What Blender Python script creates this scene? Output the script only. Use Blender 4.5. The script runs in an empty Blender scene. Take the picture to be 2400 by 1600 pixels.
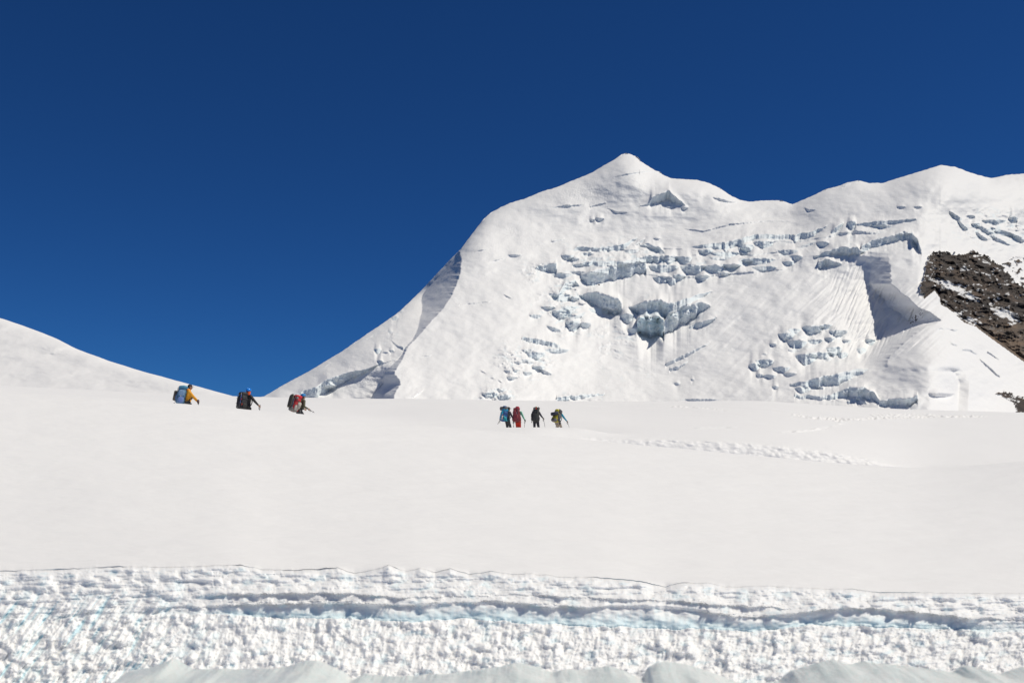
import bpy, bmesh, math, random
import numpy as np
from mathutils import Vector, Matrix, Euler

# ------------------------------------------------------------------ camera, sky, sun
scene = bpy.context.scene
F = 35.0 / 36.0 * 2400.0          # focal length in photo pixels
HOR = 1100.0                      # photo row of the horizon
cam_data = bpy.data.cameras.new("camera")
cam_data.lens = 35.0
cam_data.sensor_width = 36.0
cam_data.shift_y = (HOR - 800.0) / 2400.0
cam_data.dof.use_dof = True
cam_data.dof.focus_distance = 60.0
cam_data.dof.aperture_fstop = 2.0
cam_data.clip_start = 0.1
cam_data.clip_end = 20000.0
cam = bpy.data.objects.new("camera", cam_data)
cam.rotation_euler = (math.radians(90), 0, 0)
scene.collection.objects.link(cam)
scene.camera = cam

SUN_EL, SUN_AZ = 58.0, 94.0       # azimuth measured from +Y (view direction) towards +X
world = bpy.data.worlds.new("World")
scene.world = world
world.use_nodes = True
wn = world.node_tree
wn.nodes.clear()
sky = wn.nodes.new('ShaderNodeTexSky')
sky.sky_type = 'NISHITA'
sky.sun_disc = False
sky.sun_elevation = math.radians(SUN_EL)
sky.sun_rotation = math.radians(SUN_AZ)
sky.altitude = 4500
sky.air_density = 1.0
sky.dust_density = 0.0
sky.ozone_density = 3.0
hs = wn.nodes.new('ShaderNodeHueSaturation')
hs.inputs['Saturation'].default_value = 1.0
hs.inputs['Hue'].default_value = 0.5
bg = wn.nodes.new('ShaderNodeBackground')
bg.inputs['Strength'].default_value = 0.10
wo = wn.nodes.new('ShaderNodeOutputWorld')
tint = wn.nodes.new('ShaderNodeMixRGB'); tint.blend_type = 'MULTIPLY'; tint.inputs[0].default_value = 1.0
tint.inputs[2].default_value = (0.105, 0.315, 0.58, 1)
wn.links.new(sky.outputs[0], tint.inputs[1]); wn.links.new(tint.outputs[0], hs.inputs['Color'])
wn.links.new(hs.outputs[0], bg.inputs['Color'])
wn.links.new(bg.outputs[0], wo.inputs['Surface'])

sl = bpy.data.lights.new("sun", 'SUN')
sl.energy = 3.8
sl.angle = math.radians(0.5)
sl.color = (1.0, 0.94, 0.81)
so = bpy.data.objects.new("sun", sl)
el, az = math.radians(SUN_EL), math.radians(SUN_AZ)
sd = Vector((math.sin(az) * math.cos(el), math.cos(az) * math.cos(el), math.sin(el)))
so.rotation_euler = sd.to_track_quat('Z', 'Y').to_euler()
so.location = (0, 0, 60)
scene.collection.objects.link(so)

scene.view_settings.view_transform = 'Standard'
scene.view_settings.look = 'None'
scene.view_settings.exposure = 0.0
scene.view_settings.gamma = 1.0

# ------------------------------------------------------------------ numpy noise
def hsh(ix, iy, seed):
    h = (ix.astype(np.int64) * 374761393 + iy.astype(np.int64) * 668265263 + seed * 1442695041) & 0xFFFFFFFF
    h = ((h ^ (h >> 13)) * 1274126177) & 0xFFFFFFFF
    h = (h ^ (h >> 16)) & 0xFFFFFFFF
    h = (h * 2246822519) & 0xFFFFFFFF
    h = h ^ (h >> 15)
    return (h & 0xFFFFFF) / float(0x1000000)

def vnoise(x, y, seed=0):
    """gradient noise, roughly -1..1"""
    ix = np.floor(x); iy = np.floor(y)
    fx = x - ix; fy = y - iy
    sx = fx * fx * fx * (fx * (fx * 6 - 15) + 10)
    sy = fy * fy * fy * (fy * (fy * 6 - 15) + 10)
    def g(a, b):
        th = hsh(ix + a, iy + b, seed) * 2 * np.pi
        return np.cos(th) * (fx - a) + np.sin(th) * (fy - b)
    n0 = g(0, 0) * (1 - sx) + g(1, 0) * sx
    n1 = g(0, 1) * (1 - sx) + g(1, 1) * sx
    return (n0 * (1 - sy) + n1 * sy) * 1.5

def fbm(x, y, seed=0, oct=5, gain=0.5, lac=2.03):
    a = 1.0; s = 0; t = 0
    for i in range(oct):
        s = s + a * vnoise(x, y, seed + i * 17)
        t += a; a *= gain; x = x * lac + 3.7; y = y * lac + 1.3
    return s / t

def ridged(x, y, seed=0, oct=4):
    a = 1.0; s = 0; t = 0
    for i in range(oct):
        s = s + a * (1 - np.abs(vnoise(x, y, seed + i * 13)) * 1.6)
        t += a; a *= 0.5; x = x * 2.1; y = y * 2.1
    return s / t

def worley(x, y, seed=0):
    ix = np.floor(x); iy = np.floor(y)
    f1 = np.full(x.shape, 9.0); f2 = np.full(x.shape, 9.0); cid = np.zeros(x.shape)
    for a in (-1, 0, 1):
        for b in (-1, 0, 1):
            px = ix + a + hsh(ix + a, iy + b, seed)
            py = iy + b + hsh(ix + a, iy + b, seed + 7)
            d = np.hypot(px - x, py - y)
            m = d < f1
            f2 = np.where(m, f1, np.minimum(f2, d))
            cid = np.where(m, hsh(ix + a, iy + b, seed + 19), cid)
            f1 = np.where(m, d, f1)
    return f1, f2, cid

def sstep(a, b, x):
    t = np.clip((x - a) / (b - a), 0, 1)
    return t * t * (3 - 2 * t)

def tab(pts):
    xs = np.array([p[0] for p in pts], float); ys = np.array([p[1] for p in pts], float)
    return lambda u: np.interp(u, xs, ys)

def inpoly(x, y, poly):
    r = np.zeros(x.shape, bool)
    n = len(poly)
    for i in range(n):
        x0, y0 = poly[i]; x1, y1 = poly[(i + 1) % n]
        c = (y0 > y) != (y1 > y)
        with np.errstate(divide='ignore', invalid='ignore'):
            xi = (x1 - x0) * (y - y0) / ((y1 - y0) if y1 != y0 else 1e-9) + x0
        r ^= c & (x < xi)
    return r

# ------------------------------------------------------------------ mesh helpers
def link(o, parent=None):
    scene.collection.objects.link(o)
    if parent is not None:
        o.parent = parent
    return o

def grid_mesh(name, P, mat, attrs=None, mask=None):
    """P[rows, cols, 3] -> one mesh object; mask[rows-1, cols-1] keeps faces"""
    R, C_ = P.shape[:2]
    idx = np.arange(R * C_).reshape(R, C_)
    q = np.stack([idx[:-1, :-1], idx[:-1, 1:], idx[1:, 1:], idx[1:, :-1]], -1)
    q = q[mask] if mask is not None else q.reshape(-1, 4)
    used = np.unique(q)
    remap = np.full(R * C_, -1, np.int64); remap[used] = np.arange(len(used))
    V = P.reshape(-1, 3)[used].astype(np.float32); q = remap[q].astype(np.int32)
    me = bpy.data.meshes.new(name)
    me.vertices.add(len(V)); me.vertices.foreach_set('co', V.ravel())
    me.loops.add(q.size); me.loops.foreach_set('vertex_index', q.ravel())
    me.polygons.add(len(q))
    me.polygons.foreach_set('loop_start', np.arange(0, q.size, 4, dtype=np.int32))
    me.polygons.foreach_set('use_smooth', np.ones(len(q), bool))
    if attrs:
        for k, a in attrs.items():
            at = me.attributes.new(k, 'FLOAT', 'POINT')
            at.data.foreach_set('value', a.reshape(-1)[used].astype(np.float32))
    me.update(calc_edges=True)
    me.materials.append(mat)
    o = bpy.data.objects.new(name, me)
    return link(o)

def struct(o):
    o['kind'] = 'structure'
    return o

# ------------------------------------------------------------------ materials
def new_mat(name):
    m = bpy.data.materials.new(name); m.use_nodes = True
    nt = m.node_tree; b = nt.nodes['Principled BSDF']
    return m, nt, b

def N(nt, t, **kw):
    n = nt.nodes.new(t)
    for k, v in kw.items():
        if k in n.inputs.keys() if hasattr(n.inputs, 'keys') else False:
            n.inputs[k].default_value = v
        else:
            setattr(n, k, v)
    return n

def noise_node(nt, scale, detail=4, rough=0.55, coord=None, stretch=None):
    tc = nt.nodes.new('ShaderNodeTexCoord')
    n = nt.nodes.new('ShaderNodeTexNoise')
    n.inputs['Scale'].default_value = scale
    n.inputs['Detail'].default_value = detail
    n.inputs['Roughness'].default_value = rough
    if stretch:
        mp = nt.nodes.new('ShaderNodeMapping')
        mp.inputs['Scale'].default_value = stretch
        if len(stretch) == 3:
            nt.links.new(tc.outputs['Object'], mp.inputs['Vector'])
            nt.links.new(mp.outputs[0], n.inputs['Vector'])
    else:
        nt.links.new(tc.outputs['Object'], n.inputs['Vector'])
    return n

SNOW = (0.84, 0.835, 0.83, 1)
ICE = (0.57, 0.75, 0.83, 1)  # bare ice colour, with extra blue put in for the shaded walls

def snow_mat(name, scales, base=SNOW, ice=None, rough=0.55, spec=0.25):
    """scales: list of (noise scale, bump distance, stretch)"""
    m, nt, b = new_mat(name)
    b.inputs['Roughness'].default_value = rough
    b.inputs['Specular IOR Level'].default_value = spec
    b.inputs['Base Color'].default_value = base
    prev = None
    for sc, dist, st in scales:
        n = noise_node(nt, sc, stretch=st)
        bp = nt.nodes.new('ShaderNodeBump')
        bp.inputs['Strength'].default_value = 1.0
        bp.inputs['Distance'].default_value = dist
        nt.links.new(n.outputs['Fac'], bp.inputs['Height'])
        if prev is not None:
            nt.links.new(prev.outputs[0], bp.inputs['Normal'])
        prev = bp
    nt.links.new(prev.outputs[0], b.inputs['Normal'])
    if ice is not None:
        at = nt.nodes.new('ShaderNodeAttribute'); at.attribute_name = 'ice'
        mx = nt.nodes.new('ShaderNodeMixRGB')
        mx.inputs[1].default_value = base; mx.inputs[2].default_value = ice
        nt.links.new(at.outputs['Fac'], mx.inputs[0])
        nt.links.new(mx.outputs[0], b.inputs['Base Color'])
    return m

M_field = snow_mat('snow_field_surface', [(0.9, 0.06, (0.35, 1.0, 1.0)), (4.0, 0.025, (0.4, 1.3, 1)), (30.0, 0.006, None)])
M_mtn = snow_mat('mountain_snow', [(0.035, 1.6, (1, 1, 1.6)), (0.22, 0.45, (1, 1, 1.5))], ice=ICE)
M_hill = snow_mat('hill_snow', [(0.12, 0.25, None), (1.2, 0.05, None)])

# ------------------------------------------------------------------ MOUNTAIN
skyl = tab([(430, 1010), (520, 968), (580, 938), (620, 928), (660, 904), (720, 872), (800, 824), (870, 776), (930, 735), (955, 712),
            (990, 678), (1025, 640), (1060, 603), (1078, 586), (1100, 557), (1120, 530), (1135, 512), (1150, 499), (1170, 488),
            (1195, 476), (1230, 466), (1262, 452), (1310, 437), (1345, 422), (1385, 406), (1410, 391), (1440, 374), (1458, 362),
            (1467, 359), (1476, 361), (1490, 367), (1499, 371), (1500, 377), (1515, 387), (1535, 399), (1549, 404), (1552, 409),
            (1572, 418), (1600, 420), (1632, 422), (1662, 429), (1690, 443), (1715, 460), (1735, 469), (1760, 473), (1785, 470), (1810, 470),
            (1832, 470), (1857, 479), (1900, 461), (1935, 444), (1972, 434), (1985, 428), (2012, 423), (2035, 429), (2070, 429), (2110, 416),
            (2160, 401), (2205, 387), (2240, 392), (2290, 410), (2325, 418), (2360, 410), (2400, 407), (2500, 396), (2650, 430), (2900, 520)])
Lr = tab([(300, 1400), (430, 1310), (480, 1190), (510, 1140), (560, 1098), (590, 1076), (605, 1082), (640, 1079), (665, 1071), (692, 1059), (727, 1036), (745, 1018),
          (775, 991), (795, 975), (812, 954), (830, 949), (855, 935), (876, 922), (885, 930), (894, 941), (908, 935), (920, 925), (940, 922), (990, 920)])
Lw = tab([(560, 0), (590, 5), (620, 30), (660, 55), (685, 72), (700, 66), (740, 38), (765, 18), (800, 5), (830, 4), (850, 14), (876, 22), (895, 42), (915, 45), (940, 58), (990, 70)])

us = np.concatenate([np.arange(430, 600, 4.0), np.arange(600, 2440, 1.5), np.arange(2440, 2900, 8.0)])
NR = 430
s = np.linspace(0, 1, NR)
top = skyl(us) + 0.8 * vnoise(us / 9, us * 0, 3) + 1.0 * fbm(us / 30, us * 0 + 5, 4)
top_s = np.convolve(np.pad(skyl(us), 8, mode='edge'), np.ones(17) / 17, 'valid')
V = 990 + (top[None, :] - 990) * s[:, None]
U = np.broadcast_to(us[None, :], V.shape).copy()
K = 1.75
D = 1500 + (930 - V) * K
# broad left-right tilt of the face (metres per photo column)
ku = np.array([430, 1000, 1150, 1330, 1480, 1600, 1760, 1900, 2050, 2140, 2190, 2260, 2420, 2900], float)
kd = np.array([0.25, 0.25, 0.35, 0.25, 0.05, -0.22, -0.42, -0.45, -0.45, -0.30, 0.55, 0.75, 0.8, 0.5])
fine = np.arange(430, 2901, 2.0)
kdf = np.convolve(np.pad(np.interp(fine[:-1], ku, kd), 22, mode='edge'), np.hanning(45) / np.hanning(45).sum(), 'valid')
acc = np.concatenate([[0], np.cumsum(kdf * 2.0)])
wtop = sstep(380, 560, V)
D += np.interp(U, fine, acc) * (0.55 + 0.45 * wtop)
# second tilt table for the upper mountain: summit cone and saddle
def gauss(u0, v0, su, sv, a):
    return a * np.exp(-((U - u0) / su) ** 2 - ((V - v0) / sv) ** 2)
D += gauss(1470, 395, 60, 60, -45)
D += gauss(1600, 440, 60, 30, -35)
D += gauss(1830, 500, 90, 60, 50)
D += gauss(2205, 430, 90, 60, -60)
D += gauss(1400, 720, 150, 90, 25)
D += gauss(1480, 860, 170, 80, 45)
# dome on the lower right
D += gauss(2190, 860, 90, 90, -80)
D += gauss(1210, 820, 90, 130, -30)
# rounding at the skyline
D += 40 * np.exp(-np.abs(V - top_s[None, :]) / 14.0) + 60 * np.exp(-np.abs(V - top_s[None, :]) / 60.0)
# left ridge with shaded wall and grazing flank
vq_ = np.arange(300, 1000, 2.0); Lq_ = np.convolve(np.pad(Lr(vq_), 4, mode='edge'), np.ones(9) / 9, 'valid')
L0 = np.interp(V, vq_, Lq_)
Lv = L0 + (3.0 * fbm(V / 14, V * 0 + 2, 9) + 2.0 * vnoise(V / 4, V * 0, 10)) * np.exp(-np.abs(L0 - U) / 9)
w = np.interp(V, vq_, np.convolve(np.pad(Lw(vq_), 6, mode='edge'), np.ones(13) / 13, 'valid')) + 2.0 * fbm(V / 22, U / 60, 5, 2) * sstep(20, 45, Lw(V))
w = np.maximum(w, 2)
d = Lv - U
left = d > 0
vv_ = np.arange(300, 1000, 2.0); kk_ = np.hanning(41); kk_ /= kk_.sum()
Lsm = np.interp(V, vv_, np.convolve(np.pad(Lr(vv_), 20, mode='edge'), kk_, 'valid')); wsm = np.interp(V, vv_, np.convolve(np.pad(Lw(vv_), 20, mode='edge'), kk_, 'valid'))
dsm = np.clip(Lsm - U, 0, None)
flank = np.where(left, np.clip(d / w, 0, 1) * wsm * 3.6 * np.exp(-np.clip(d - w, 0, None) / 170) + np.clip(dsm - wsm, 0, None) * 0.80, 0)
crease = np.where(left, 1.0, 0.0)
D += flank * sstep(545, 600, V)
D += np.where(left, 0.10 * np.clip(d, 0, 400) * (1 - sstep(545, 600, V)) * 8 * 0.8, 0)
D -= gauss(1120, 560, 60, 60, 20)
# large soft undulations: wind drifts running down to the left
big = fbm(U / 150 + V / 260, V / 90 - U / 300, 21, 4)
D += big * 20 + 5 * fbm(U / 120, V / 26 + U / 500, 24, 3) * sstep(460, 500, V) * (1 - sstep(600, 700, V))
tex1 = fbm(U / 28 + V / 60, V / 16 - U / 60, 23, 5)
D += tex1 * 1.1 + .6 * fbm((U + V * 1.6) / 16, (V - U * .4) / 130, 25, 4)
# drape folds on right face (diagonal flow lines)
a_ = (U + V * 1.1)
fold = fbm(a_ / 60, (V - U * 0.25) / 240, 31, 4)
rf = sstep(1560, 1700, U) * (1 - sstep(2080, 2150, U)) * sstep(470, 560, V)
D += fold * 9 * rf
fine_fold = fbm(a_ / 13, (V - U * 0.3) / 150, 33, 3)
D += fine_fold * 4.0 * sstep(1850, 1950, U) * (1 - sstep(2200, 2230, U)) * sstep(640, 700, V) * (1 - sstep(800, 860, V)) * 1.6

ice = np.zeros(V.shape)
O = np.zeros(V.shape)
col_seed = [100]
def ledge(pts, hs_, oh=0.15, back=1.5, jit=1.0, k=K, icy=0.5, bulge_fr=0.55):
    col_seed[0] += 3; sd_ = col_seed[0]
    u0, u1 = pts[0][0], pts[-1][0]
    c0, c1 = np.searchsorted(us, u0), np.searchsorted(us, u1)
    if c1 - c0 < 2: return
    uu = us[c0:c1]
    c = np.interp(uu, [p[0] for p in pts], [p[1] for p in pts])
    h = np.interp(uu, [p[0] for p in pts], hs_)
    hm = max(hs_)
    c = c + jit * (0.10 * hm + 0.6) * fbm(uu / (6 + hm * 0.5), uu * 0, sd_, 3) * 1.6
    h = h * (1 + 0.35 * jit * fbm(uu / (5 + hm * .4), uu * 0 + 9, sd_ + 1, 3))
    h = np.maximum(h, 0.3)
    v = V[:, c0:c1]
    q = (v - c) / h
    A = k * h * (1 + oh)
    wall = (q >= 0) & (q <= 1)
    str_ = vnoise(U[:, c0:c1] / 3.5 + v / 30, v / 22, sd_ + 2) * 0.10 + fbm(U[:, c0:c1] / 9, v / 9, sd_ + 4, 3) * 0.16
    hs2 = np.interp(uu, [p[0] for p in pts], hs_); kn = np.hanning(max(3, int(hm * 1.0) | 1)); kn /= kn.sum()
    hs2 = np.convolve(np.pad(hs2, len(kn) // 2, mode='edge'), kn, 'valid')[:len(uu)]
    hw_ = 0.5 * (u1 - u0)
    env = sstep(0, 0.7 * hw_, np.minimum(uu - u0, u1 - uu))
    As = k * hs2 * (1 + oh) * env
    bf = bulge_fr
    t = np.clip(1 - q, 0, 1) ** 0.85
    tex = 1 + str_ * np.clip(q * 3, 0, 1) * np.clip(4 * (1 - q), 0, 1)
    off = np.where(wall, A * ((1 - bf) * (1 - t) * np.clip(q * 4, 0, 1) - bf * t * tex), 0)
    Lup = back * hm * .42 + 2
    off = np.where(q < 0, -bf * As * np.exp(-(np.clip(c - v, 0, 500) / Lup) ** 1.3) - bf * (A - As) * np.exp(np.clip(v - c, -60, 0) / 2.5), off)
    dn = np.clip(v - c - h, 0, 500)
    off = np.where(q > 1, (1 - bf) * (As * np.exp(-(dn / (.6 * hm + 3)) ** 1.3) + (A - As) * np.exp(-dn / 3.0)), off)
    O[:, c0:c1] += off
    iw = np.where((q > 0.05) & (q < 1), 1.0, 0.0) * icy * np.clip(hm / 12, 0.35, 1)
    ice[:, c0:c1] = np.maximum(ice[:, c0:c1], iw * (0.65 + 0.5 * fbm(U[:, c0:c1] / 12, v / 8, sd_ + 5, 3)))

def lens(uc, vc, hw, h, tilt=0.0, **kw):
    hw = hw * 1.12
    t = np.linspace(-1, 1, 13)
    prof = np.clip(1 - t ** 2, 0, 1) ** .75
    pts = [(uc + hw * a, vc + tilt * hw * a - 0.45 * h + 0.22 * h * (1 - p)) for a, p in zip(t, prof)]
    ledge(pts, list(h * prof), jit=kw.pop('jit', 0.7), **kw)

# --- summit zone
ledge([(1487, 487), (1522, 476), (1527, 462), (1568, 446), (1584, 462), (1609, 482)], [0, 4, 17, 21, 13, 0], back=1.6)
ledge([(1291, 487), (1328, 480), (1367, 480)], [0, 6, 1]); ledge([(1382, 483), (1420, 475)], [4, 2])
ledge([(1440, 414), (1480, 405), (1520, 401), (1549, 406)], [1, 3, 2, 2])
lens(1388, 516, 6, 6); lens(1405, 514, 10, 8)
ledge([(1293, 564), (1323, 560)], [4, 2]); lens(1205, 599, 15, 6)
ledge([(1425, 488), (1445, 497), (1470, 498)], [2, 3, 1])
lens(1570, 486, 10, 4); lens(1604, 488, 8, 7); lens(1700, 470, 28, 7, 0.2, icy=.2)
ledge([(1604, 536), (1650, 541), (1711, 524), (1750, 521), (1800, 517), (1850, 519)], [1, 3, 4, 3, 3, 1], icy=.2)
lens(1540, 560, 9, 5)
# --- upper icefall
ledge([(1341, 587), (1354, 577), (1405, 581), (1461, 571), (1494, 556)], [1, 10, 9, 15, 2])
lens(1480, 589, 16, 10); lens(1500, 568, 11, 7, -.6)
ledge([(1500, 575), (1517, 570), (1545, 578), (1558, 592)], [1, 10, 15, 4])
for a in [(1330, 603, 14, 14), (1345, 607, 12, 10), (1378, 595, 12, 8), (1395, 606, 20, 7), (1569, 607, 18, 20), (1603, 609, 17, 19),
          (1555, 629, 32, 20), (1317, 645, 22, 12), (1623, 630, 28, 23), (1673, 630, 24, 21), (1715, 623, 25, 11), (1700, 642, 12, 9),
          (1552, 655, 20, 18), (1575, 660, 12, 17), (1592, 649, 14, 15), (1647, 651, 15, 15), (1654, 590, 16, 14), (1700, 596, 32, 12),
          (1688, 606, 24, 8), (1745, 588, 14, 20), (1748, 614, 16, 12)]:
    lens(*a)
ledge([(1342, 620), (1392, 610), (1430, 612), (1482, 609), (1517, 598), (1556, 600)], [6, 13, 13, 9, 18, 17])
ledge([(1362, 646), (1385, 633), (1433, 626), (1456, 615), (1515, 614)], [12, 36, 30, 36, 26], back=.8)
ledge([(1257, 626), (1305, 613)], [8, 26], back=.8); ledge([(1500, 640), (1560, 648), (1640, 646), (1760, 636), (1850, 630)], [1, 4, 5, 4, 1], icy=.3); ledge([(1480, 572), (1540, 580), (1600, 584)], [1, 4, 1], icy=.3)
ledge([(1320, 634), (1360, 636), (1420, 640)], [2, 7, 2]); ledge([(1690, 586), (1760, 596), (1830, 590)], [1, 5, 1]); ledge([(1800, 560), (1860, 566), (1930, 556)], [1, 5, 1])
ledge([(1235, 630), (1257, 622), (1290, 612)], [1, 3, 2])
ledge([(1617, 581), (1650, 572), (1700, 567), (1774, 548), (1855, 550), (1862, 549), (1907, 541), (1942, 527)], [0, 9, 20, 11, 12, 17, 13, 0], back=1.4)
for a in [(1789, 572, 22, 18), (1750, 580, 16, 20), (1846, 590, 22, 12), (1775, 611, 38, 16), (1715, 625, 18, 14), (1792, 629, 28, 12),
          (1866, 604, 14, 14), (1848, 617, 14, 12), (1812, 566, 12, 5), (1890, 575, 20, 7, -.3)]:
    lens(*a)
# --- left seracs
ledge([(1312, 682), (1325, 662), (1347, 655), (1358, 668)], [8, 20, 14, 2])
for a in [(1300, 691, 13, 10), (1318, 697, 22, 20), (1345, 700, 12, 12), (1317, 735, 22, 24), (1334, 722, 18, 13), (1343, 762, 17, 26), (1372, 762, 12, 15),
          (1255, 741, 14, 10), (1285, 722, 16, 9), (1352, 742, 14, 9), (1298, 771, 16, 10, .3), (1305, 822, 26, 12), (1255, 832, 20, 18), (1236, 822, 12, 8),
          (1262, 862, 14, 12), (1237, 875, 10, 10), (1278, 872, 14, 8, .4), (1470, 745, 14, 24), (1482, 775, 12, 14), (1412, 728, 30, 14), (1200, 886, 12, 8), (1215, 850, 10, 6),
          (1230, 845, 9, 8), (1190, 870, 9, 6), (1243, 850, 8, 7), (1210, 868, 8, 6)]:
    lens(*a)
ledge([(1361, 690), (1380, 684), (1405, 684), (1449, 697), (1458, 712)], [6, 26, 36, 42, 20], back=.6, oh=.5)
ledge([(1474, 722), (1490, 712), (1508, 703), (1530, 704), (1549, 700), (1567, 711), (1587, 706), (1640, 688), (1670, 683)], [4, 20, 40, 44, 42, 34, 20, 12, 1], back=.5, oh=.5)
ledge([(1493, 752), (1500, 744), (1540, 740), (1556, 748)], [30, 44, 50, 44], back=.25, oh=.9, icy=1)
ledge([(1555, 752), (1567, 737), (1611, 712), (1645, 708), (1664, 714)], [34, 40, 44, 24, 4], back=.7, oh=.4)
ledge([(1617, 764), (1634, 755), (1664, 749), (1680, 742)], [6, 14, 9, 2], back=1)
ledge([(1223, 790), (1250, 792), (1290, 800), (1312, 808)], [8, 12, 11, 8], jit=1.6); ledge([(1561, 851), (1622, 822), (1664, 802)], [8, 7, 2], back=1.2)
ledge([(1570, 862), (1590, 858), (1614, 845)], [8, 7, 2]); ledge([(1305, 930), (1355, 925), (1417, 922)], [12, 10, 3], jit=1.6)
lens(1586, 899, 8, 7); lens(1623, 890, 4, 5); lens(1640, 937, 44, 6)
lens(1150, 925, 18, 14, jit=1.5); lens(1182, 930, 16, 12, jit=1.5); lens(1172, 914, 14, 8, jit=1.5)
# --- upper right
ledge([(1975, 436), (1995, 428), (2025, 424)], [4, 4, 1], icy=.2)
ledge([(1885, 486), (1895, 491), (1912, 492)], [3, 5, 1]); lens(2112, 486, 10, 5); lens(2152, 486, 10, 5)
ledge([(2010, 524), (2060, 517), (2100, 516), (2147, 513)], [5, 14, 7, 3], back=1)
lens(1962, 536, 14, 14, -.8); lens(1996, 528, 10, 24, back=.6); lens(2068, 531, 24, 8); lens(1928, 572, 14, 14)
ledge([(1907, 602), (1940, 588), (1975, 578), (2010, 580), (2022, 590)], [3, 11, 19, 17, 4], back=1.0, oh=.3)
ledge([(2018, 577), (2048, 561), (2100, 550), (2138, 546), (2150, 560)], [16, 20, 14, 14, 18], back=.9)
ledge([(1918, 614), (1935, 606), (1955, 612), (1972, 619)], [18, 18, 10, 2], back=.8, oh=.3)
ledge([(2137, 552), (2150, 556), (2160, 590)], [18, 24, 8], back=.4); ledge([(2100, 548), (2118, 542), (2140, 544)], [6, 8, 6])
ledge([(1930, 556), (1970, 545), (2010, 540), (2060, 546)], [3, 6, 8, 3], icy=.3)
# --- lower right seracs
for a in [(1843, 788, 18, 20), (1862, 775, 14, 12), (1868, 806, 22, 20), (1905, 772, 24, 22), (1935, 765, 14, 12), (1965, 780, 20, 16), (1890, 840, 24, 27),
          (1955, 822, 17, 24), (1975, 832, 12, 16), (1925, 832, 26, 16), (2020, 822, 11, 16), (2040, 800, 12, 14), (1768, 860, 12, 20), (1792, 850, 20, 20),
          (1831, 865, 19, 14), (1803, 882, 16, 10), (1780, 880, 8, 10), (1850, 877, 16, 8), (1812, 808, 8, 8), (1792, 830, 6, 5),
          (1860, 822, 12, 8), (1985, 800, 10, 9), (1910, 800, 16, 12), (1945, 795, 12, 10), (1817, 908, 7, 9), (1940, 842, 9, 8)]:
    lens(*a)
ledge([(1852, 900), (1890, 892), (1925, 882), (1970, 872), (2022, 862), (2035, 866)], [4, 16, 24, 26, 14, 0], back=.8)
lens(1881, 913, 18, 15); lens(1922, 909, 12, 6)
ledge([(1862, 924), (1930, 928), (1965, 918), (1990, 906), (2025, 905), (2050, 920), (2060, 936)], [8, 9, 16, 22, 30, 20, 8], back=.7)
ledge([(2060, 938), (2090, 934), (2130, 932), (2150, 925)], [14, 16, 20, 16], back=1.2); ledge([(1985, 940), (2005, 932), (2030, 940)], [6, 12, 6], back=.7)
lens(2207, 925, 28, 10, icy=0)
ledge([(2227, 802), (2244, 808)], [4, 4], icy=.2); ledge([(2255, 817), (2275, 819), (2290, 829)], [4, 5, 3], icy=.2); ledge([(2185, 770), (2210, 768), (2235, 771)], [2, 4, 2], icy=.2)
lens(2237, 774, 9, 5, icy=.2)
ledge([(2296, 840), (2315, 855), (2344, 883)], [3, 7, 3], icy=.2); ledge([(2314, 822), (2342, 842)], [4, 3], icy=.2)
# --- upper far right icefall
for a in [(2240, 508, 14, 12, .6), (2256, 530, 12, 12, .8), (2275, 508, 10, 8), (2288, 528, 10, 12), (2330, 520, 26, 12), (2350, 545, 30, 12, .3), (2375, 515, 10, 16),
          (2310, 540, 20, 12, .4), (2340, 562, 26, 10, .5), (2385, 558, 18, 14, .5), (2300, 555, 14, 10, .6)]:
    lens(*a, icy=.5)
# --- left flank
ledge([(682, 930), (710, 915), (743, 904), (766, 887), (817, 871), (850, 866), (876, 858), (900, 846)], [8, 20, 26, 32, 20, 10, 4, 0], back=.8, k=1.7, jit=.35)
lens(775, 908, 14, 12)
lens(925, 746, 8, 11); lens(915, 778, 5, 7); lens(885, 822, 8, 13); lens(918, 823, 6, 7); lens(891, 848, 7, 9); lens(902, 826, 10, 4); lens(940, 731, 5, 4); lens(948, 722, 4, 3)
ledge([(918, 798), (930, 808), (945, 814), (955, 812)], [3, 5, 6, 2]); ledge([(810, 815), (860, 792), (899, 774)], [1, 3, 1]); ledge([(740, 851), (790, 829)], [1, 3]); ledge([(745, 866), (775, 850)], [1, 3])
ledge([(850, 868), (880, 856), (925, 842)], [3, 3, 1])
# --- hairline crevasses on the bright face
for p in [((1145, 614), (1185, 604)), ((1075, 714), (1150, 706)), ((1180, 690), (1200, 700)), ((990, 835), (1012, 832)), ((1110, 590), (1150, 582)), ((1125, 868), (1140, 875)), ((965, 932), (992, 914)), ((1150, 886), (1160, 886)), ((1167, 890), (1178, 897))]:
    ledge([p[0], ((p[0][0] + p[1][0]) / 2, (p[0][1] + p[1][1]) / 2 - 1), p[1]], [1, 3, 1], icy=.2)

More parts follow.
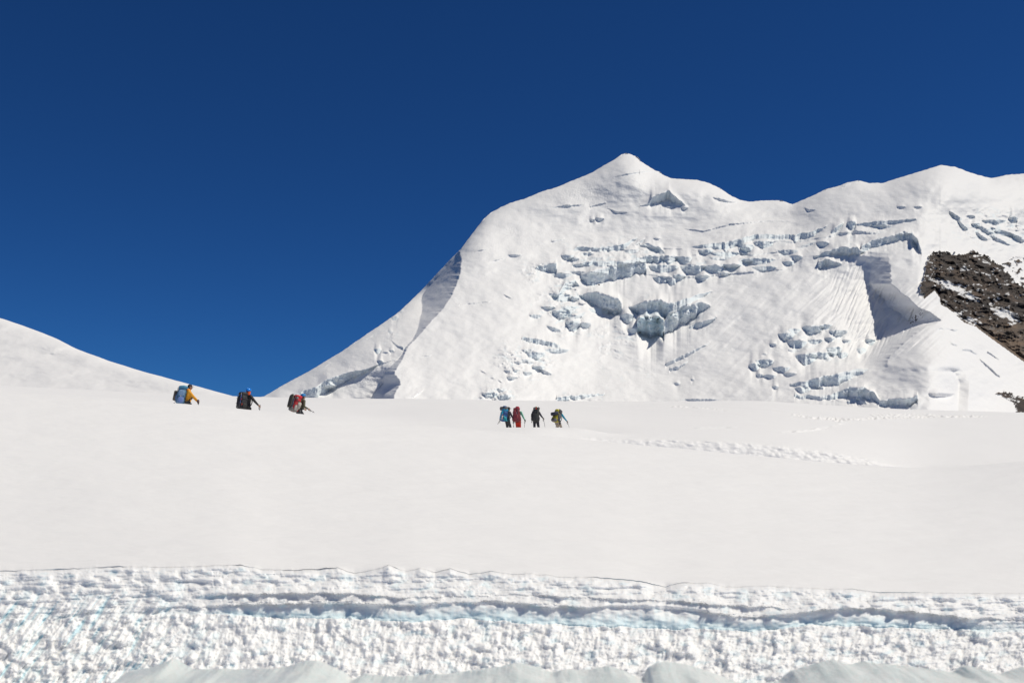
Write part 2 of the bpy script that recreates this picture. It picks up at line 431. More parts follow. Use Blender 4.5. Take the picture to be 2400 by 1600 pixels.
# shadow casting spine on the right (left-facing wall)
Wr = tab([(560, 2075), (598, 2081), (632, 2087), (665, 2088), (687, 2111), (702, 2133), (717, 2146), (735, 2185), (752, 2205), (768, 2165), (800, 2122), (838, 2084), (870, 2075), (990, 2075)])
Wh = tab([(560, 0), (590, 0), (620, 45), (655, 95), (700, 135), (760, 165), (800, 165), (838, 90), (870, 10), (890, 0)])
W0 = Wr(V)
Wv = W0 + 9 * fbm(V / 9, V * 0 + 7, 71) * np.exp(-np.abs(W0 - U) / 12)
dd = Wv - U
Wsm = np.interp(V, vq_, np.convolve(np.pad(Wr(vq_), 30, mode='edge'), np.hanning(61) / np.hanning(61).sum(), 'valid'))
dds = np.clip(Wsm - U, 0, None)
wid = tab([(600, 40), (680, 55), (760, 80), (838, 50), (900, 60)])(V)
O += np.where(dd > 0, np.clip(dd / wid, 0, 1) ** 0.8 * np.exp(-np.clip(dds - 1.3 * wid, 0, None) / 110), 0) * Wh(V)
# forward pyramid tip next to the rocks
tip = (U > 2146) & (U < 2215)
O += np.where((U > 2144) & (V < 755), 0, 0)
fl5 = sstep(1930, 1990, U) * sstep(0, 25, Wv - U) * (.35 + .9 * sstep(-.25, .3, fbm(U / 40, V / 60, 144, 2))) * sstep(610, 660, V) * (1 - sstep(800, 850, V))
O += fl5 * (6 * vnoise((U + V * .42) / 6.5, V / 90, 141) + 4 * vnoise((U + V * .42) / 3.2, V / 60, 142) + 3 * fbm(U / 40, V / 60, 143, 3))
# small left-facing scoop in the dome
Sr = tab([(862, 2250), (868, 2256), (880, 2266), (895, 2272), (945, 2270), (990, 2268)])
Sh = tab([(855, 0), (870, 28), (900, 42), (930, 38), (990, 20)])
dd2 = Sr(V) - U
O += np.where(dd2 > 0, np.clip(dd2 / 24, 0, 1) * np.exp(-np.clip(dd2 - 24, 0, None) / 50), 0) * Sh(V) * sstep(852, 870, V)
# rock behind the dome edge
edge = tab([(2130, 560), (2157, 702), (2166, 702), (2180, 690), (2190, 683), (2202, 700), (2204, 715), (2220, 724), (2240, 740), (2260, 758), (2290, 770), (2330, 800), (2365, 825), (2400, 850), (2500, 925), (2900, 1050)])
behind = (V < edge(U)) & (U > 2150)
O += np.where(behind, 60 * sstep(0, 10, edge(U) - V) * np.exp(-np.clip(edge(U) - V, 0, None) / 90), 0) * sstep(2150, 2190, U)

# broken ice texture inside the icefall
rough = np.zeros(V.shape)
for (a, b, ra, rb, am) in [(1335, 715, 75, 70, 1.0), (1440, 605, 130, 42, .8), (1620, 615, 140, 38, .6), (1820, 590, 120, 30, .4), (1230, 850, 75, 50, .8), (1165, 925, 50, 18, 1.0), (1350, 930, 70, 14, .6), (1520, 740, 60, 50, .6), (1610, 740, 60, 35, .5),
                           (1910, 805, 110, 50, .5), (2000, 925, 110, 25, .5), (1440, 790, 90, 60, .45), (2330, 535, 90, 45, .9), (2040, 560, 110, 40, .35), (1260, 640, 50, 25, .7), (1450, 880, 110, 70, .2), (915, 800, 30, 80, .3)]:
    rough = np.maximum(rough, am * np.exp(-(((U - a) / ra) ** 2 + ((V - b) / rb) ** 2) ** 1.5))
f1, f2, cid = worley(U / 15 + 0.5 * fbm(U / 20, V / 20, 51, 2), V / 7 - U / 90, 50)
g1, g2, cid2 = worley(U / 5.5, V / 4.2, 55)
blk = np.clip(1 - 1.1 * f1, 0, 1) * (0.4 + cid) * 9 + np.clip(1 - 1.1 * g1, 0, 1) * (0.4 + cid2) * 4
brk = sstep(-0.05, 0.35, fbm(U / 45, V / 22, 57, 3) + rough * 0.35)
O -= blk * rough * brk
ice = np.maximum(ice, 0.45 * rough * brk * sstep(.45, .8, f1))
# wind crust on the upper left
crust = np.exp(-(((U - 1330) / 150) ** 2 + ((V - 450) / 30) ** 2)) + .6 * np.exp(-(((U - 1180) / 90) ** 2 + ((V - 560) / 60) ** 2)) + .7 * np.exp(-(((U - 840) / 120) ** 2 + ((V - 880) / 30) ** 2))
O += vnoise(U / 2.8 + V / 12, V / 2.2, 61) * 1.5 * np.clip(crust, 0, 1)
D = D + O

# rock polygons
jx = U + 12 * fbm(U / 14, V / 9, 81, 5); jy = V + 11 * fbm(U / 11, V / 9, 82, 5)
rp = [(330, 105), (470, 125), (600, 140), (650, 100), (800, 150), (900, 220), (1000, 310), (1060, 400), (1200, 430), (1500, 500), (1900, 900), (1900, 1500), (1120, 1080), (960, 970), (800, 860), (700, 770),
      (560, 720), (520, 660), (440, 600), (370, 580), (380, 520), (330, 455), (250, 540), (205, 440), (230, 330), (260, 240), (300, 150)]
rp = [(2100 + a / 3.733, 560 + b / 3.733) for a, b in rp]
rp2 = [(2336, 920), (2352, 917), (2400, 930), (2470, 960), (2480, 990), (2385, 968), (2372, 945)]
rp3 = [(2372, 600), (2400, 600), (2450, 640), (2450, 720), (2410, 700), (2378, 640), (2350, 618)]
inr = inpoly(np.where(edge(U) - V < 8, U, jx), np.where(edge(U) - V < 8, V, jy), rp) & (V < edge(U) - 1)
inr2 = inpoly(jx, jy, rp2) & (fbm(U / 16 + V / 14, V / 7 - U / 14, 84, 3) > -0.45)
inr3 = inpoly(jx, jy, rp3) & (fbm(U / 16 + V / 24, V / 9 - U / 22, 85, 3) > 0.10)
rock_small = inpoly(jx, jy, [(2134, 755), (2140, 742), (2150, 735), (2160, 726), (2162, 735), (2152, 746), (2142, 757), (2134, 760)]) & (fbm(U / 4, V / 4, 86, 2) > -.1)
rock = inr | inr2 | inr3 | rock_small
rr = ridged(U / 46 + V / 60, V / 30 - U / 90, 88, 4)
D -= np.where(inr, rr * 30 * sstep(0, 14, edge(U) - V) + 1.5 * ridged(U / 9, V / 7, 89, 3), 0) + np.where(inr2 | inr3, 5 * rr, 0)
lowr = (~(inr2 | inr3)) * sstep(2240, 2330, U + (V - 730) * 0.9) * sstep(735, 775, V)
pn = fbm(U / 16 - V / 40, V / 6 + U / 40, 90, 4)
fl = fbm(U / 8 - V / 20, V / 3.6 + U / 16, 91, 4)
s1 = fbm((U + V * .5) / 15, (V - U * .38) / 4.5, 92, 4); s2 = fbm(U / 38, V / 20, 93, 3)
pt = lambda a_, b_, ra, rb: np.exp(-((U - a_) / ra) ** 2 - ((V - b_ - .35 * (U - a_)) / rb) ** 2)
snowy = sstep(.30, .37, .8 * s1 + .55 * s2 + .18 * fl + .75 * pt(2222, 668, 34, 10) + .7 * pt(2268, 692, 30, 9) + .8 * pt(2352, 735, 34, 12) + .65 * pt(2270, 748, 40, 8) + .35 * pt(2330, 650, 40, 8) + .3 * pt(2300, 610, 50, 8) - .05)
snowy *= 1 - .85 * (lowr > .8)

Px = (U - 1200) / F * D; Pz = (HOR - V) / F * D
P = np.stack([Px, D, Pz], -1)
# the far side: the surface carries on over the crest and down
ex = []
for dy_, dz_ in [(25, -6), (70, -40), (160, -130), (400, -380), (800, -800)]:
    q = P[-1].copy(); q[:, 1] += dy_; q[:, 2] += dz_; ex.append(q)
P = np.concatenate([P, np.array(ex)], 0)
pad = lambda a: np.concatenate([a, np.zeros((5, a.shape[1]), a.dtype)], 0)
ice_, snowy_, rock_, low_ = pad(np.clip(ice, 0, 1)), pad(snowy.astype(float)), pad(rock), pad(lowr)
fm = rock_[:-1, :-1] & rock_[1:, 1:]
mtn = struct(grid_mesh('mountain', P, M_mtn, {'ice': ice_}, ~fm))

m, nt, b = new_mat('rock_surface')
b.inputs['Roughness'].default_value = 0.85
at = nt.nodes.new('ShaderNodeAttribute'); at.attribute_name = 'snowy'
al = nt.nodes.new('ShaderNodeAttribute'); al.attribute_name = 'low'
n1 = noise_node(nt, 0.03, 8, 0.7)
cr = nt.nodes.new('ShaderNodeValToRGB')
cr.color_ramp.elements[0].position = 0.40; cr.color_ramp.elements[0].color = (0.022, 0.016, 0.014, 1)
cr.color_ramp.elements[1].position = 0.72; cr.color_ramp.elements[1].color = (0.12, 0.075, 0.048, 1)
e = cr.color_ramp.elements.new(0.5); e.color = (0.042, 0.029, 0.022, 1)
nt.links.new(n1.outputs['Fac'], cr.inputs[0])
n2 = noise_node(nt, 0.02, 8, 0.7, stretch=(1, 1, 3))
cr2 = nt.nodes.new('ShaderNodeValToRGB')
cr2.color_ramp.elements[0].position = 0.35; cr2.color_ramp.elements[0].color = (0.06, 0.052, 0.046, 1)
cr2.color_ramp.elements[1].position = 0.62; cr2.color_ramp.elements[1].color = (0.19, 0.125, 0.08, 1)
nt.links.new(n2.outputs['Fac'], cr2.inputs[0])
mxl = nt.nodes.new('ShaderNodeMixRGB')
nt.links.new(al.outputs['Fac'], mxl.inputs[0]); nt.links.new(cr.outputs[0], mxl.inputs[1]); nt.links.new(cr2.outputs[0], mxl.inputs[2])
mx = nt.nodes.new('ShaderNodeMixRGB'); mx.inputs[2].default_value = SNOW
nt.links.new(at.outputs['Fac'], mx.inputs[0]); nt.links.new(mxl.outputs[0], mx.inputs[1])
nt.links.new(mx.outputs[0], b.inputs['Base Color'])
bp = nt.nodes.new('ShaderNodeBump'); bp.inputs['Distance'].default_value = 4.0
n3 = noise_node(nt, 0.12, 8, 0.7)
nt.links.new(n3.outputs['Fac'], bp.inputs['Height']); nt.links.new(bp.outputs[0], b.inputs['Normal'])
M_rock = m
struct(grid_mesh('rock_face', P, M_rock, {'snowy': snowy_, 'low': low_}, fm))

# ------------------------------------------------------------------ SNOW FIELD
rim = tab([(-900, 1330), (0, 1336), (130, 1334), (270, 1326), (400, 1328), (560, 1322), (620, 1333), (700, 1336), (790, 1330), (830, 1343), (880, 1334), (910, 1322), (950, 1338), (985, 1330), (1020, 1341),
           (1055, 1332), (1100, 1345), (1150, 1338), (1200, 1345), (1245, 1343), (1330, 1352), (1400, 1352), (1500, 1362), (1560, 1375), (1600, 1363), (1670, 1366), (1700, 1374), (1800, 1372), (1900, 1378),
           (2000, 1380), (2060, 1388), (2200, 1388), (2400, 1390), (3200, 1410)])
rimf = lambda u: rim(u) + 3 * fbm(u / 26, u * 0, 201, 4) 
DW = 22.0
C1 = tab([(-900, 860), (-400, 890), (0, 916), (200, 929), (430, 946), (580, 960), (700, 970), (950, 993), (1200, 1014), (1350, 1028), (1520, 1044), (1700, 1061), (1900, 1080), (2000, 1088), (2080, 1093), (2160, 1096), (2250, 1093), (2400, 1080), (2600, 1060), (3200, 1000)])
C3 = tab([(-900, 860), (-400, 885), (0, 907), (300, 922), (600, 934), (1000, 938), (1400, 944), (1600, 943), (1750, 941), (1800, 943), (2000, 955), (2150, 962), (2400, 968), (3200, 985)])
BT = tab([(-900, 1030), (1330, 1030), (1350, 1027), (1450, 1027), (1600, 1031), (1700, 1034), (1850, 1046), (1950, 1060), (2030, 1074), (2090, 1088), (2160, 1099), (3200, 1099)])

def smooth_tab(fn, width=60):
    uu = np.arange(-1000, 3300, 5.0); y = fn(uu)
    kk = np.hanning(int(width / 5) * 2 + 1); kk /= kk.sum()
    yp = np.pad(y, len(kk) // 2, mode='edge')
    ys = np.convolve(yp, kk, 'valid')
    return lambda u: np.interp(u, uu, ys)
C1s, C3s, BTs = smooth_tab(C1, 80), smooth_tab(C3, 80), smooth_tab(BT, 30)

dip = tab([(-900, 54), (440, 47), (520, 47), (579, 48), (700, 36), (1000, 34), (3200, 34)])
KD = np.array([22, 26, 31, 36, 40, 43, 46, 53, 57, 58.3, 60.0, 62.5, 75, 90, 110, 116, 150, 400, 1650], float)
def knots_z(u):
    c1, c3, bt = C1s(u), C3s(u), BTs(u)
    rs = smooth_rim(u)
    zE = (HOR - rs) / F * 22; zC = (HOR - c1) / F * 40
    mid = sstep(800, 1050, u) * (1 - sstep(1325, 1400, u))      # where the second group walks behind a swell
    right = sstep(1325, 1400, u)
    lft = 1 - sstep(800, 1050, u)
    bb = c1 + 30
    a1 = sstep(1230, 1430, u); a2 = sstep(1345, 1480, u); rt = 1 - lft
    v583 = rt * ((1 - a1) * 1006 + a1 * bt) + lft * (c1 + 22)
    v57 = rt * ((1 - a1) * 1012 + a1 * ((1 - a2) * (bt + 9) + a2 * (bt + 48))) + lft * (c1 + 26)
    mid = (1 - lft) * (1 - sstep(1332, 1480, u)); right = (1 - lft) * sstep(1332, 1480, u)
    v60 = mid * 1001.5 + right * np.minimum(bt - 7, 1100) + lft * (c1 + 16)
    mid6 = sstep(800, 1050, u) * (1 - sstep(1345, 1520, u)); right6 = sstep(1345, 1520, u)
    v625 = mid6 * 1019 + right6 * (v60 - 4) + lft * (c1 + 10)
    v75 = 0.5 * v60 + 0.5 * c3; v90 = .2 * v60 + .8 * c3
    zs = [zE, zE + (zC - zE) * .17, zE + (zC - zE) * .47, zE + (zC - zE) * .80, zC,
          (HOR - c1 - 10) / F * 43, (HOR - c1 - dip(u)) / F * 46, (HOR - c1 - dip(u)) / F * 53]
    for dpt, v in [(57, v57), (58.3, v583), (60, v60), (62.5, v625), (75, v75), (90, v90), (110, c3), (116, c3 + 9), (150, c3 + 45), (400, c3 + 60), (1650, c3 + 40)]:
        zs.append((HOR - v) / F * dpt)
    return np.stack(zs, 0)
smooth_rim = smooth_tab(rim, 160)

def hermite_rows(kx, Z, x):
    """monotone-ish cubic (finite difference, limited) interpolation of Z[k, u] at x[r]"""
    n = len(kx)
    h = np.diff(kx)[:, None]; dl = np.diff(Z, axis=0) / h
    mm = np.zeros_like(Z)
    mm[0] = dl[0]; mm[-1] = dl[-1]
    w1 = 2 * h[1:] + h[:-1]; w2 = h[1:] + 2 * h[:-1]
    same = dl[:-1] * dl[1:] > 0
    with np.errstate(divide='ignore', invalid='ignore'):
        hm_ = (w1 + w2) / (w1 / dl[:-1] + w2 / dl[1:])
    mm[1:-1] = np.where(same, hm_, 0)
    i = np.clip(np.searchsorted(kx, x, 'right') - 1, 0, n - 2)
    t = ((x - kx[i]) / (kx[i + 1] - kx[i]))[:, None]; H = (kx[i + 1] - kx[i])[:, None]
    h00 = 2 * t ** 3 - 3 * t ** 2 + 1; h10 = t ** 3 - 2 * t ** 2 + t; h01 = -2 * t ** 3 + 3 * t ** 2; h11 = t ** 3 - t ** 2
    return h00 * Z[i] + h10 * H * mm[i] + h01 * Z[i + 1] + h11 * H * mm[i + 1]

uf = np.concatenate([np.arange(-800, -40, 20.0), np.arange(-40, 2440, 3.0), np.arange(2440, 3201, 20.0)])
yf = np.concatenate([np.linspace(22, 24, 40, endpoint=False), np.linspace(24, 44, 130, endpoint=False), np.linspace(44, 56.5, 30, endpoint=False),
                     np.linspace(56.5, 60.5, 90, endpoint=False), np.linspace(60.5, 112, 230, endpoint=False), np.geomspace(112, 1650, 50)])
Zf = hermite_rows(KD, knots_z(uf), yf)
kz = np.hanning(81); kz /= kz.sum()
Zs = np.stack([np.convolve(np.pad(row, 40, mode='edge'), kz, 'valid') for row in Zf], 0)
wz = (sstep(60.2, 61.5, yf) * (1 - sstep(85, 100, yf)))[:, None]
Zf = Zf * (1 - wz) + Zs * wz
Uf = np.broadcast_to(uf[None, :], Zf.shape); Yf = np.broadcast_to(yf[:, None], Zf.shape).copy()
Vf = HOR - Zf * F / Yf
Xf = (Uf - 1200) / F * Yf
# gentle waves in the surface
keep = 1 - np.exp(-((Yf - 40) / 4) ** 2) * .8
Zf += 0.05 * fbm(Xf / 7 + 3, Yf / 4, 211, 3) * keep * sstep(22, 25, Yf) + .018 * fbm(Xf / 3.5 + Yf / 2, (Yf - Xf * .18) / .4, 214, 3) * sstep(26, 32, Yf) * (1 - sstep(40, 50, Yf)) + 0.030 * fbm(Xf / 2.2 + Yf / 3, Yf / .7 - Xf / 9, 212, 4) * (1 - sstep(40, 56, Yf))
Zf += 0.10 * fbm(Xf / 12, Yf / 9, 213, 3) * sstep(66, 75, Yf) * (1 - sstep(98, 108, Yf))
# edge follows the broken rim
dz_rim = (rimf(uf) - smooth_rim(uf))
Zf += (-(dz_rim / F * 22))[None, :] * np.exp(-(Yf - 22) / .12)
# broken bank
bk = sstep(1325, 1370, Uf) * (1 - sstep(2030, 2110, Uf)) * sstep(56.9, 57.2, Yf) * (1 - sstep(58.2, 58.7, Yf))
wf1, wf2, wc = worley(Xf / .5 + .6 * fbm(Xf / .8, Zf / .5, 226, 2), (Zf * 1.0 + Yf * .4) / .3, 221)
wg1, wg2, wc2 = worley(Xf / .2, (Zf + Yf * .4) / .14, 223)
lump = np.clip(1 - wf1, 0, 1) * .07 * (.5 + wc) + np.clip(1 - wg1, 0, 1) * .045
Yo = -bk * lump * 1.1
Zf += bk * (lump * .2 - .02)
Vf2 = HOR - Zf * F / Yf
# ski and boot tracks across the plateau
def track(pts, wpx, amp, sx, sy, seed, thr=-.1):
    global Zf
    vt = np.interp(uf, [p[0] for p in pts], [p[1] for p in pts])[None, :]
    on = sstep(pts[0][0], pts[0][0] + 20, Uf) * (1 - sstep(pts[-1][0] - 20, pts[-1][0], Uf)) * (Yf > 61)
    wgt = np.exp(-((Vf2 - vt) / wpx) ** 2) * on
    n_ = vnoise(Uf / sx, Vf2 / sy, seed) + .5 * vnoise(Uf / (sx * .5), Vf2 / (sy * .6), seed + 1)
    Zf += wgt * amp * np.where(n_ > thr, n_ * 1.2, -.35)
track([(1845, 970), (1875, 973), (1900, 979), (1990, 983), (2080, 979), (2200, 976), (2320, 975)], 2.2, .17, 7, 2.5, 231)
track([(2030, 974), (2080, 973), (2200, 973)], 3.2, .14, 6, 2.5, 233)
track([(1820, 1014), (1880, 1010), (1930, 1004), (1965, 994), (1985, 984)], 1.8, .16, 30, 3, 235, -9)
track([(1560, 951), (1640, 955), (1720, 963)], 1.5, .10, 8, 2, 237)
track([(1940, 980), (1965, 984), (1990, 986)], 4, .22, 7, 3, 239)
track([(1600, 1004), (1750, 1000)], 1.8, .06, 30, 4, 241, -9)
Pf = np.stack([Xf, Yf + Yo, Zf], -1)
# drop down behind the rim so the edge has thickness
struct(grid_mesh('snow_field', Pf, M_field))

def ground_z(u, y):
    Z = hermite_rows(KD, knots_z(np.array([float(u)])), np.array([float(y)]))
    return float(Z[0, 0])

# ------------------------------------------------------------------ LEFT HILL
hs_ = smooth_tab(tab([(-900, 540), (-400, 640), (0, 745), (60, 765), (130, 792), (180, 818), (260, 847), (330, 869), (400, 888), (470, 907), (520, 921), (565, 933), (620, 945), (800, 985)]), 25)
uh = np.arange(-900, 700, 4.0); sh = np.linspace(0, 1, 120)
toph = hs_(uh) + .8 * fbm(uh / 40, uh * 0, 301)
Vh = 1000 + (toph[None] - 1000) * sh[:, None]; Uh = np.broadcast_to(uh[None], Vh.shape)
Dh = 135 + (960 - Vh) * 0.62 + 10 * np.exp(-(Vh - toph[None]) / 8) + 6 * fbm(Uh / 160, Vh / 40, 303, 3) + 0.5 * fbm(Uh / 14, Vh / 5, 305, 4)
Dh += -0.04 * (Uh - 300)
crh = np.exp(-((Vh - toph[None] - 22 - .04 * Uh) / 14) ** 2) * (1 - sstep(120, 220, Uh))
Dh += crh * 0.5 * vnoise(Uh / 5, Vh / 3, 307)
Ph = np.stack([(Uh - 1200) / F * Dh, Dh, (HOR - Vh) / F * Dh], -1)
ex = []
for dy_, dz_ in [(4, -1), (12, -6), (40, -25), (100, -70)]:
    q = Ph[-1].copy(); q[:, 1] += dy_; q[:, 2] += dz_; ex.append(q)
Ph = np.concatenate([Ph, np.array(ex)], 0)
struct(grid_mesh('snow_hill', Ph, M_hill))

# ------------------------------------------------------------------ CREVASSE WALL
PXM = DW / F                      # metres per photo pixel at the wall
lip2 = tab([(-400, 1470), (0, 1440), (300, 1425), (520, 1418), (544, 1416), (700, 1413), (800, 1412), (936, 1417), (1089, 1409), (1174, 1407), (1293, 1421), (1378, 1421), (1480, 1416), (1600, 1421), (1702, 1440), (1753, 1446), (1872, 1433), (1974, 1423), (2060, 1426), (2144, 1433), (2263, 1446), (2400, 1452), (2800, 1460)])
foot2 = tab([(-400, 1490), (0, 1452), (400, 1440), (520, 1438), (600, 1445), (800, 1449), (970, 1457), (1080, 1448), (1242, 1460), (1378, 1467), (1600, 1474), (1651, 1472), (1770, 1480), (1906, 1463), (2093, 1470), (2229, 1474), (2331, 1480), (2800, 1490)])
str2 = tab([(-400, .0), (300, .15), (480, .4), (560, .9), (700, 1), (2200, 1), (2330, .5), (2500, .3), (2800, .2)])
lip1 = tab([(-400, 1400), (430, 1398), (527, 1391), (640, 1390), (800, 1388), (936, 1400), (1000, 1398), (1100, 1396), (1200, 1392), (1300, 1396), (1480, 1404), (1600, 1408), (1700, 1418), (1800, 1421), (1870, 1428), (2800, 1430)])
str1 = tab([(-400, 0), (400, 0), (520, .5), (600, 1), (800, 1), (900, .7), (1050, .3), (1300, .6), (1500, .6), (1600, .8), (1750, .9), (1850, .3), (1900, 0), (2800, 0)])
uw = np.concatenate([np.arange(-400, -20, 8.0), np.arange(-20, 2420, 1.6), np.arange(2420, 2800, 8.0)])
vw = np.concatenate([np.linspace(0, 1, 200, endpoint=False), np.linspace(1, 3.2, 50)])
r_ = rimf(uw)
Vw = r_[None] + (1610 - r_)[None] * vw[:, None]
Uw = np.broadcast_to(uw[None], Vw.shape).copy()
dv = Vw - r_[None]
dvs_ = Vw - smooth_rim(uw)[None]; eb = np.exp(-dv / 25.0)
fw = (dv * eb + dvs_ * (1 - eb)) * PXM * 1.05                                     # forward slope of the wall (metres toward the camera)
fw += 0.05 * sstep(0, 6, dv)
l2 = lip2(Uw) + 7 * fbm(Uw / 45, Uw * 0, 401, 4) + 2 * fbm(Uw / 8, Uw * 0, 402, 3)
ft2 = foot2(Uw) + 6 * fbm(Uw / 40, Uw * 0, 403, 3)
q2 = (Vw - l2) / np.maximum(ft2 - l2, 6)
A2 = .22 * str2(Uw) * (1 + .35 * fbm(Uw / 60, Uw * 0, 450, 3))
def bulge(q, A, back):
    return np.where(q < 0, A * np.exp(np.clip(q, -30, 0) / back), np.where(q < 1, A * np.clip(1 - q, 0, 1) ** .55, 0))
l2s = lip2(Uw) + 7 * fbm(Uw / 60, Uw * 0, 401, 2)
hh_ = np.maximum(ft2 - l2, 6); As_ = .22 * str2(Uw)
low_ = np.where(q2 >= 0, bulge(q2, A2, .55), 0)
upb_ = np.where(q2 < 0, As_ * np.exp(-np.clip(l2s - Vw, 0, 400) / 20) + (A2 - As_) * np.exp(-np.clip(l2 - Vw, 0, 60) / 3), 0)
fw += low_ + upb_
l1 = lip1(Uw) + 5 * fbm(Uw / 35, Uw * 0, 405, 4) + 2 * fbm(Uw / 7, Uw * 0, 406, 3)
q1 = (Vw - l1) / 20.0
fw += bulge(q1, .20 * str1(Uw), .7)
smoothw = np.clip(((q2 > 0.02) & (q2 < 1)) * str2(Uw) + ((q1 > 0.02) & (q1 < .9)) * str1(Uw), 0, 1)
# rounded lumps (cauliflower) of refrozen snow
def lumps(su, sv, seed, amp):
    wx = Uw + 6 * fbm(Uw / 18, Vw / 18, seed + 3, 2); wy = Vw + 6 * fbm(Uw / 18, Vw / 18, seed + 4, 2)
    a, b_, c = worley(wx / su, wy / sv, seed)
    return np.sqrt(np.clip(1 - a * a * 1.1, 0, 1)) * amp * (.35 + c)
leftz = 1 - sstep(250, 620, Uw)
up = sstep(2, 10, dv)
def clumps(su, sv, seed, hgt, lean=.0):
    Ux = Uw + 7 * fbm(Uw / 20, Vw / 20, seed + 3, 2) + (Vw - 1450) * lean; Vx = Vw + 6 * fbm(Uw / 18, Vw / 18, seed + 4, 3)
    ix = np.floor(Ux / su); iy = np.floor(Vx / sv); out = np.zeros(Vw.shape)
    for a in (-1, 0, 1):
        for b_ in (-2, -1, 0, 1):
            r1 = hsh(ix + a, iy + b_, seed); r2 = hsh(ix + a, iy + b_, seed + 1); r3 = hsh(ix + a, iy + b_, seed + 2)
            du = (Ux - (ix + a + r1) * su) / (su * (.45 + .35 * r3)); dq = Vx - (iy + b_ + r2) * sv + .35 * sv * du * du * 0 - sv * .30 * (1 - du * du)
            dq = Vx - (iy + b_ + r2) * sv + sv * .35 * du * du * -1
            f_ = hgt * (.4 + .8 * r3) * np.sqrt(np.clip(1 - du * du, 0, 1))
            out = np.maximum(out, f_ * np.where(dq < 0, np.sqrt(np.clip(1 - (dq / (sv * .28)) ** 2, 0, 1)), np.clip(1 - dq / (sv * 1.5), 0, 1)))
    return out
lowz = sstep(.0, .8, q2)
hi_ = clumps(64, 28, 411, .17) + clumps(28, 16, 461, .075)
lo_ = clumps(30, 60, 465, .10, .30) + clumps(12, 36, 469, .085, .38)
lf_ = clumps(44, 50, 471, .12, .6) + clumps(17, 44, 475, .08, .8)
lo_ = lo_ * (1 - leftz) + lf_ * leftz
lz_ = np.maximum(lowz, leftz * sstep(50, 110, dv))
L = hi_ * (1 - lz_) + lo_ * lz_ + clumps(12, 9, 413, .024) + lumps(6, 5, 415, .012) + lumps(3.4, 3.0, 419, .005)
patch = .55 + .45 * sstep(-.35, .3, fbm(Uw / 70, Vw / 35, 417, 3))
fw += .88 * up * L * patch * (1 - .93 * smoothw)
# blades of snow pointing up (small penitentes) below the ledge
def blades(su, sv, seed, hgt, b_up, b_dn, wdt, lean=.35):
    Ux = Uw + (Vw - 1500) * lean * .6
    gx = Ux / su; gy = Vw / sv
    ix = np.floor(gx); iy = np.floor(gy)
    out = np.zeros(Vw.shape)
    for a in (-1, 0, 1):
        for b_ in (-2, -1, 0, 1):
            r1 = hsh(ix + a, iy + b_, seed); r2 = hsh(ix + a, iy + b_, seed + 1); r3 = hsh(ix + a, iy + b_, seed + 2)
            cx = (ix + a + r1) * su; cy = (iy + b_ + r2) * sv
            du = Ux - cx; dv_ = Vw - cy
            width = wdt * (.6 + .8 * r3) * (1 + np.clip(dv_, 0, None) / 14.0)
            f_ = hgt * (.35 + .9 * r3) * (1 - np.abs(du) / width) 
            f_ = f_ * np.where(dv_ < 0, np.clip(1 + dv_ / b_up, 0, 1), np.clip(1 - dv_ / b_dn, 0, 1))
            out = np.maximum(out, f_)
    return out
pen = sstep(.82, 1.0, q2) * (1 - .0 * leftz)
pm = .35 + .65 * sstep(-.3, .35, fbm(Uw / 90, Vw / 40, 425, 3))
B = blades(26, 26, 421, .26, 3.0, 34, 8.0) + .6 * blades(12, 14, 427, .14, 2.5, 18, 4.0)
fw += pen * B * pm * .8
# long diagonal flutes at the far left
fl_ = fbm((Uw + Vw * .75) / 16, (Vw - Uw * .3) / 110, 431, 4)
fw += fl_ * .18 * leftz * sstep(40, 110, dv)
fw += .10 * fbm(Uw / 60, Vw / 30, 433, 3) + .012 * fbm(Uw / 6, Vw / 5, 435, 3) * up * (1 - smoothw)
lay = fbm(Uw / 220, Vw / 7 + Uw / 260, 447, 3)
fw += .05 * up * lay * (1 - smoothw) * (1 - sstep(.3, 1.0, q2))
fw += .04 * up * (1 - smoothw) * ridged(Uw / 70, Vw / 14, 437, 3) * (1 - sstep(0, .8, q2) * (1 - leftz))
fw *= sstep(-1, 3, dv)
# ice colour attribute: bare ice in flutes and recesses, blue shade painted at recess feet
icew_shade = smoothw * sstep(.15, .95, np.clip(q2, 0, 1) + .35 * fbm(Uw / 14, Vw / 40, 441, 3)) * .85
icew_shade = np.maximum(icew_shade, leftz * sstep(.10, .42, -fl_) * sstep(30, 90, dv) * 1.0)
icew_shade = np.maximum(icew_shade, .45 * sstep(.05, .45, fbm(Uw / 40, Vw / 22, 443, 4)) * up)
icew_shade = np.clip(icew_shade, 0, 1)
vdeep = sstep(1650, 2000, Vw)
Yw = DW - fw * 1.0
Yw = np.where(Vw > 1620, np.maximum(Yw, DW - 3.2 - .2 * fbm(Uw / 60, Vw / 60, 445, 3)), Yw)
Pw = np.stack([(Uw - 1200) / F * Yw, Yw, (HOR - Vw) / F * Yw], -1)
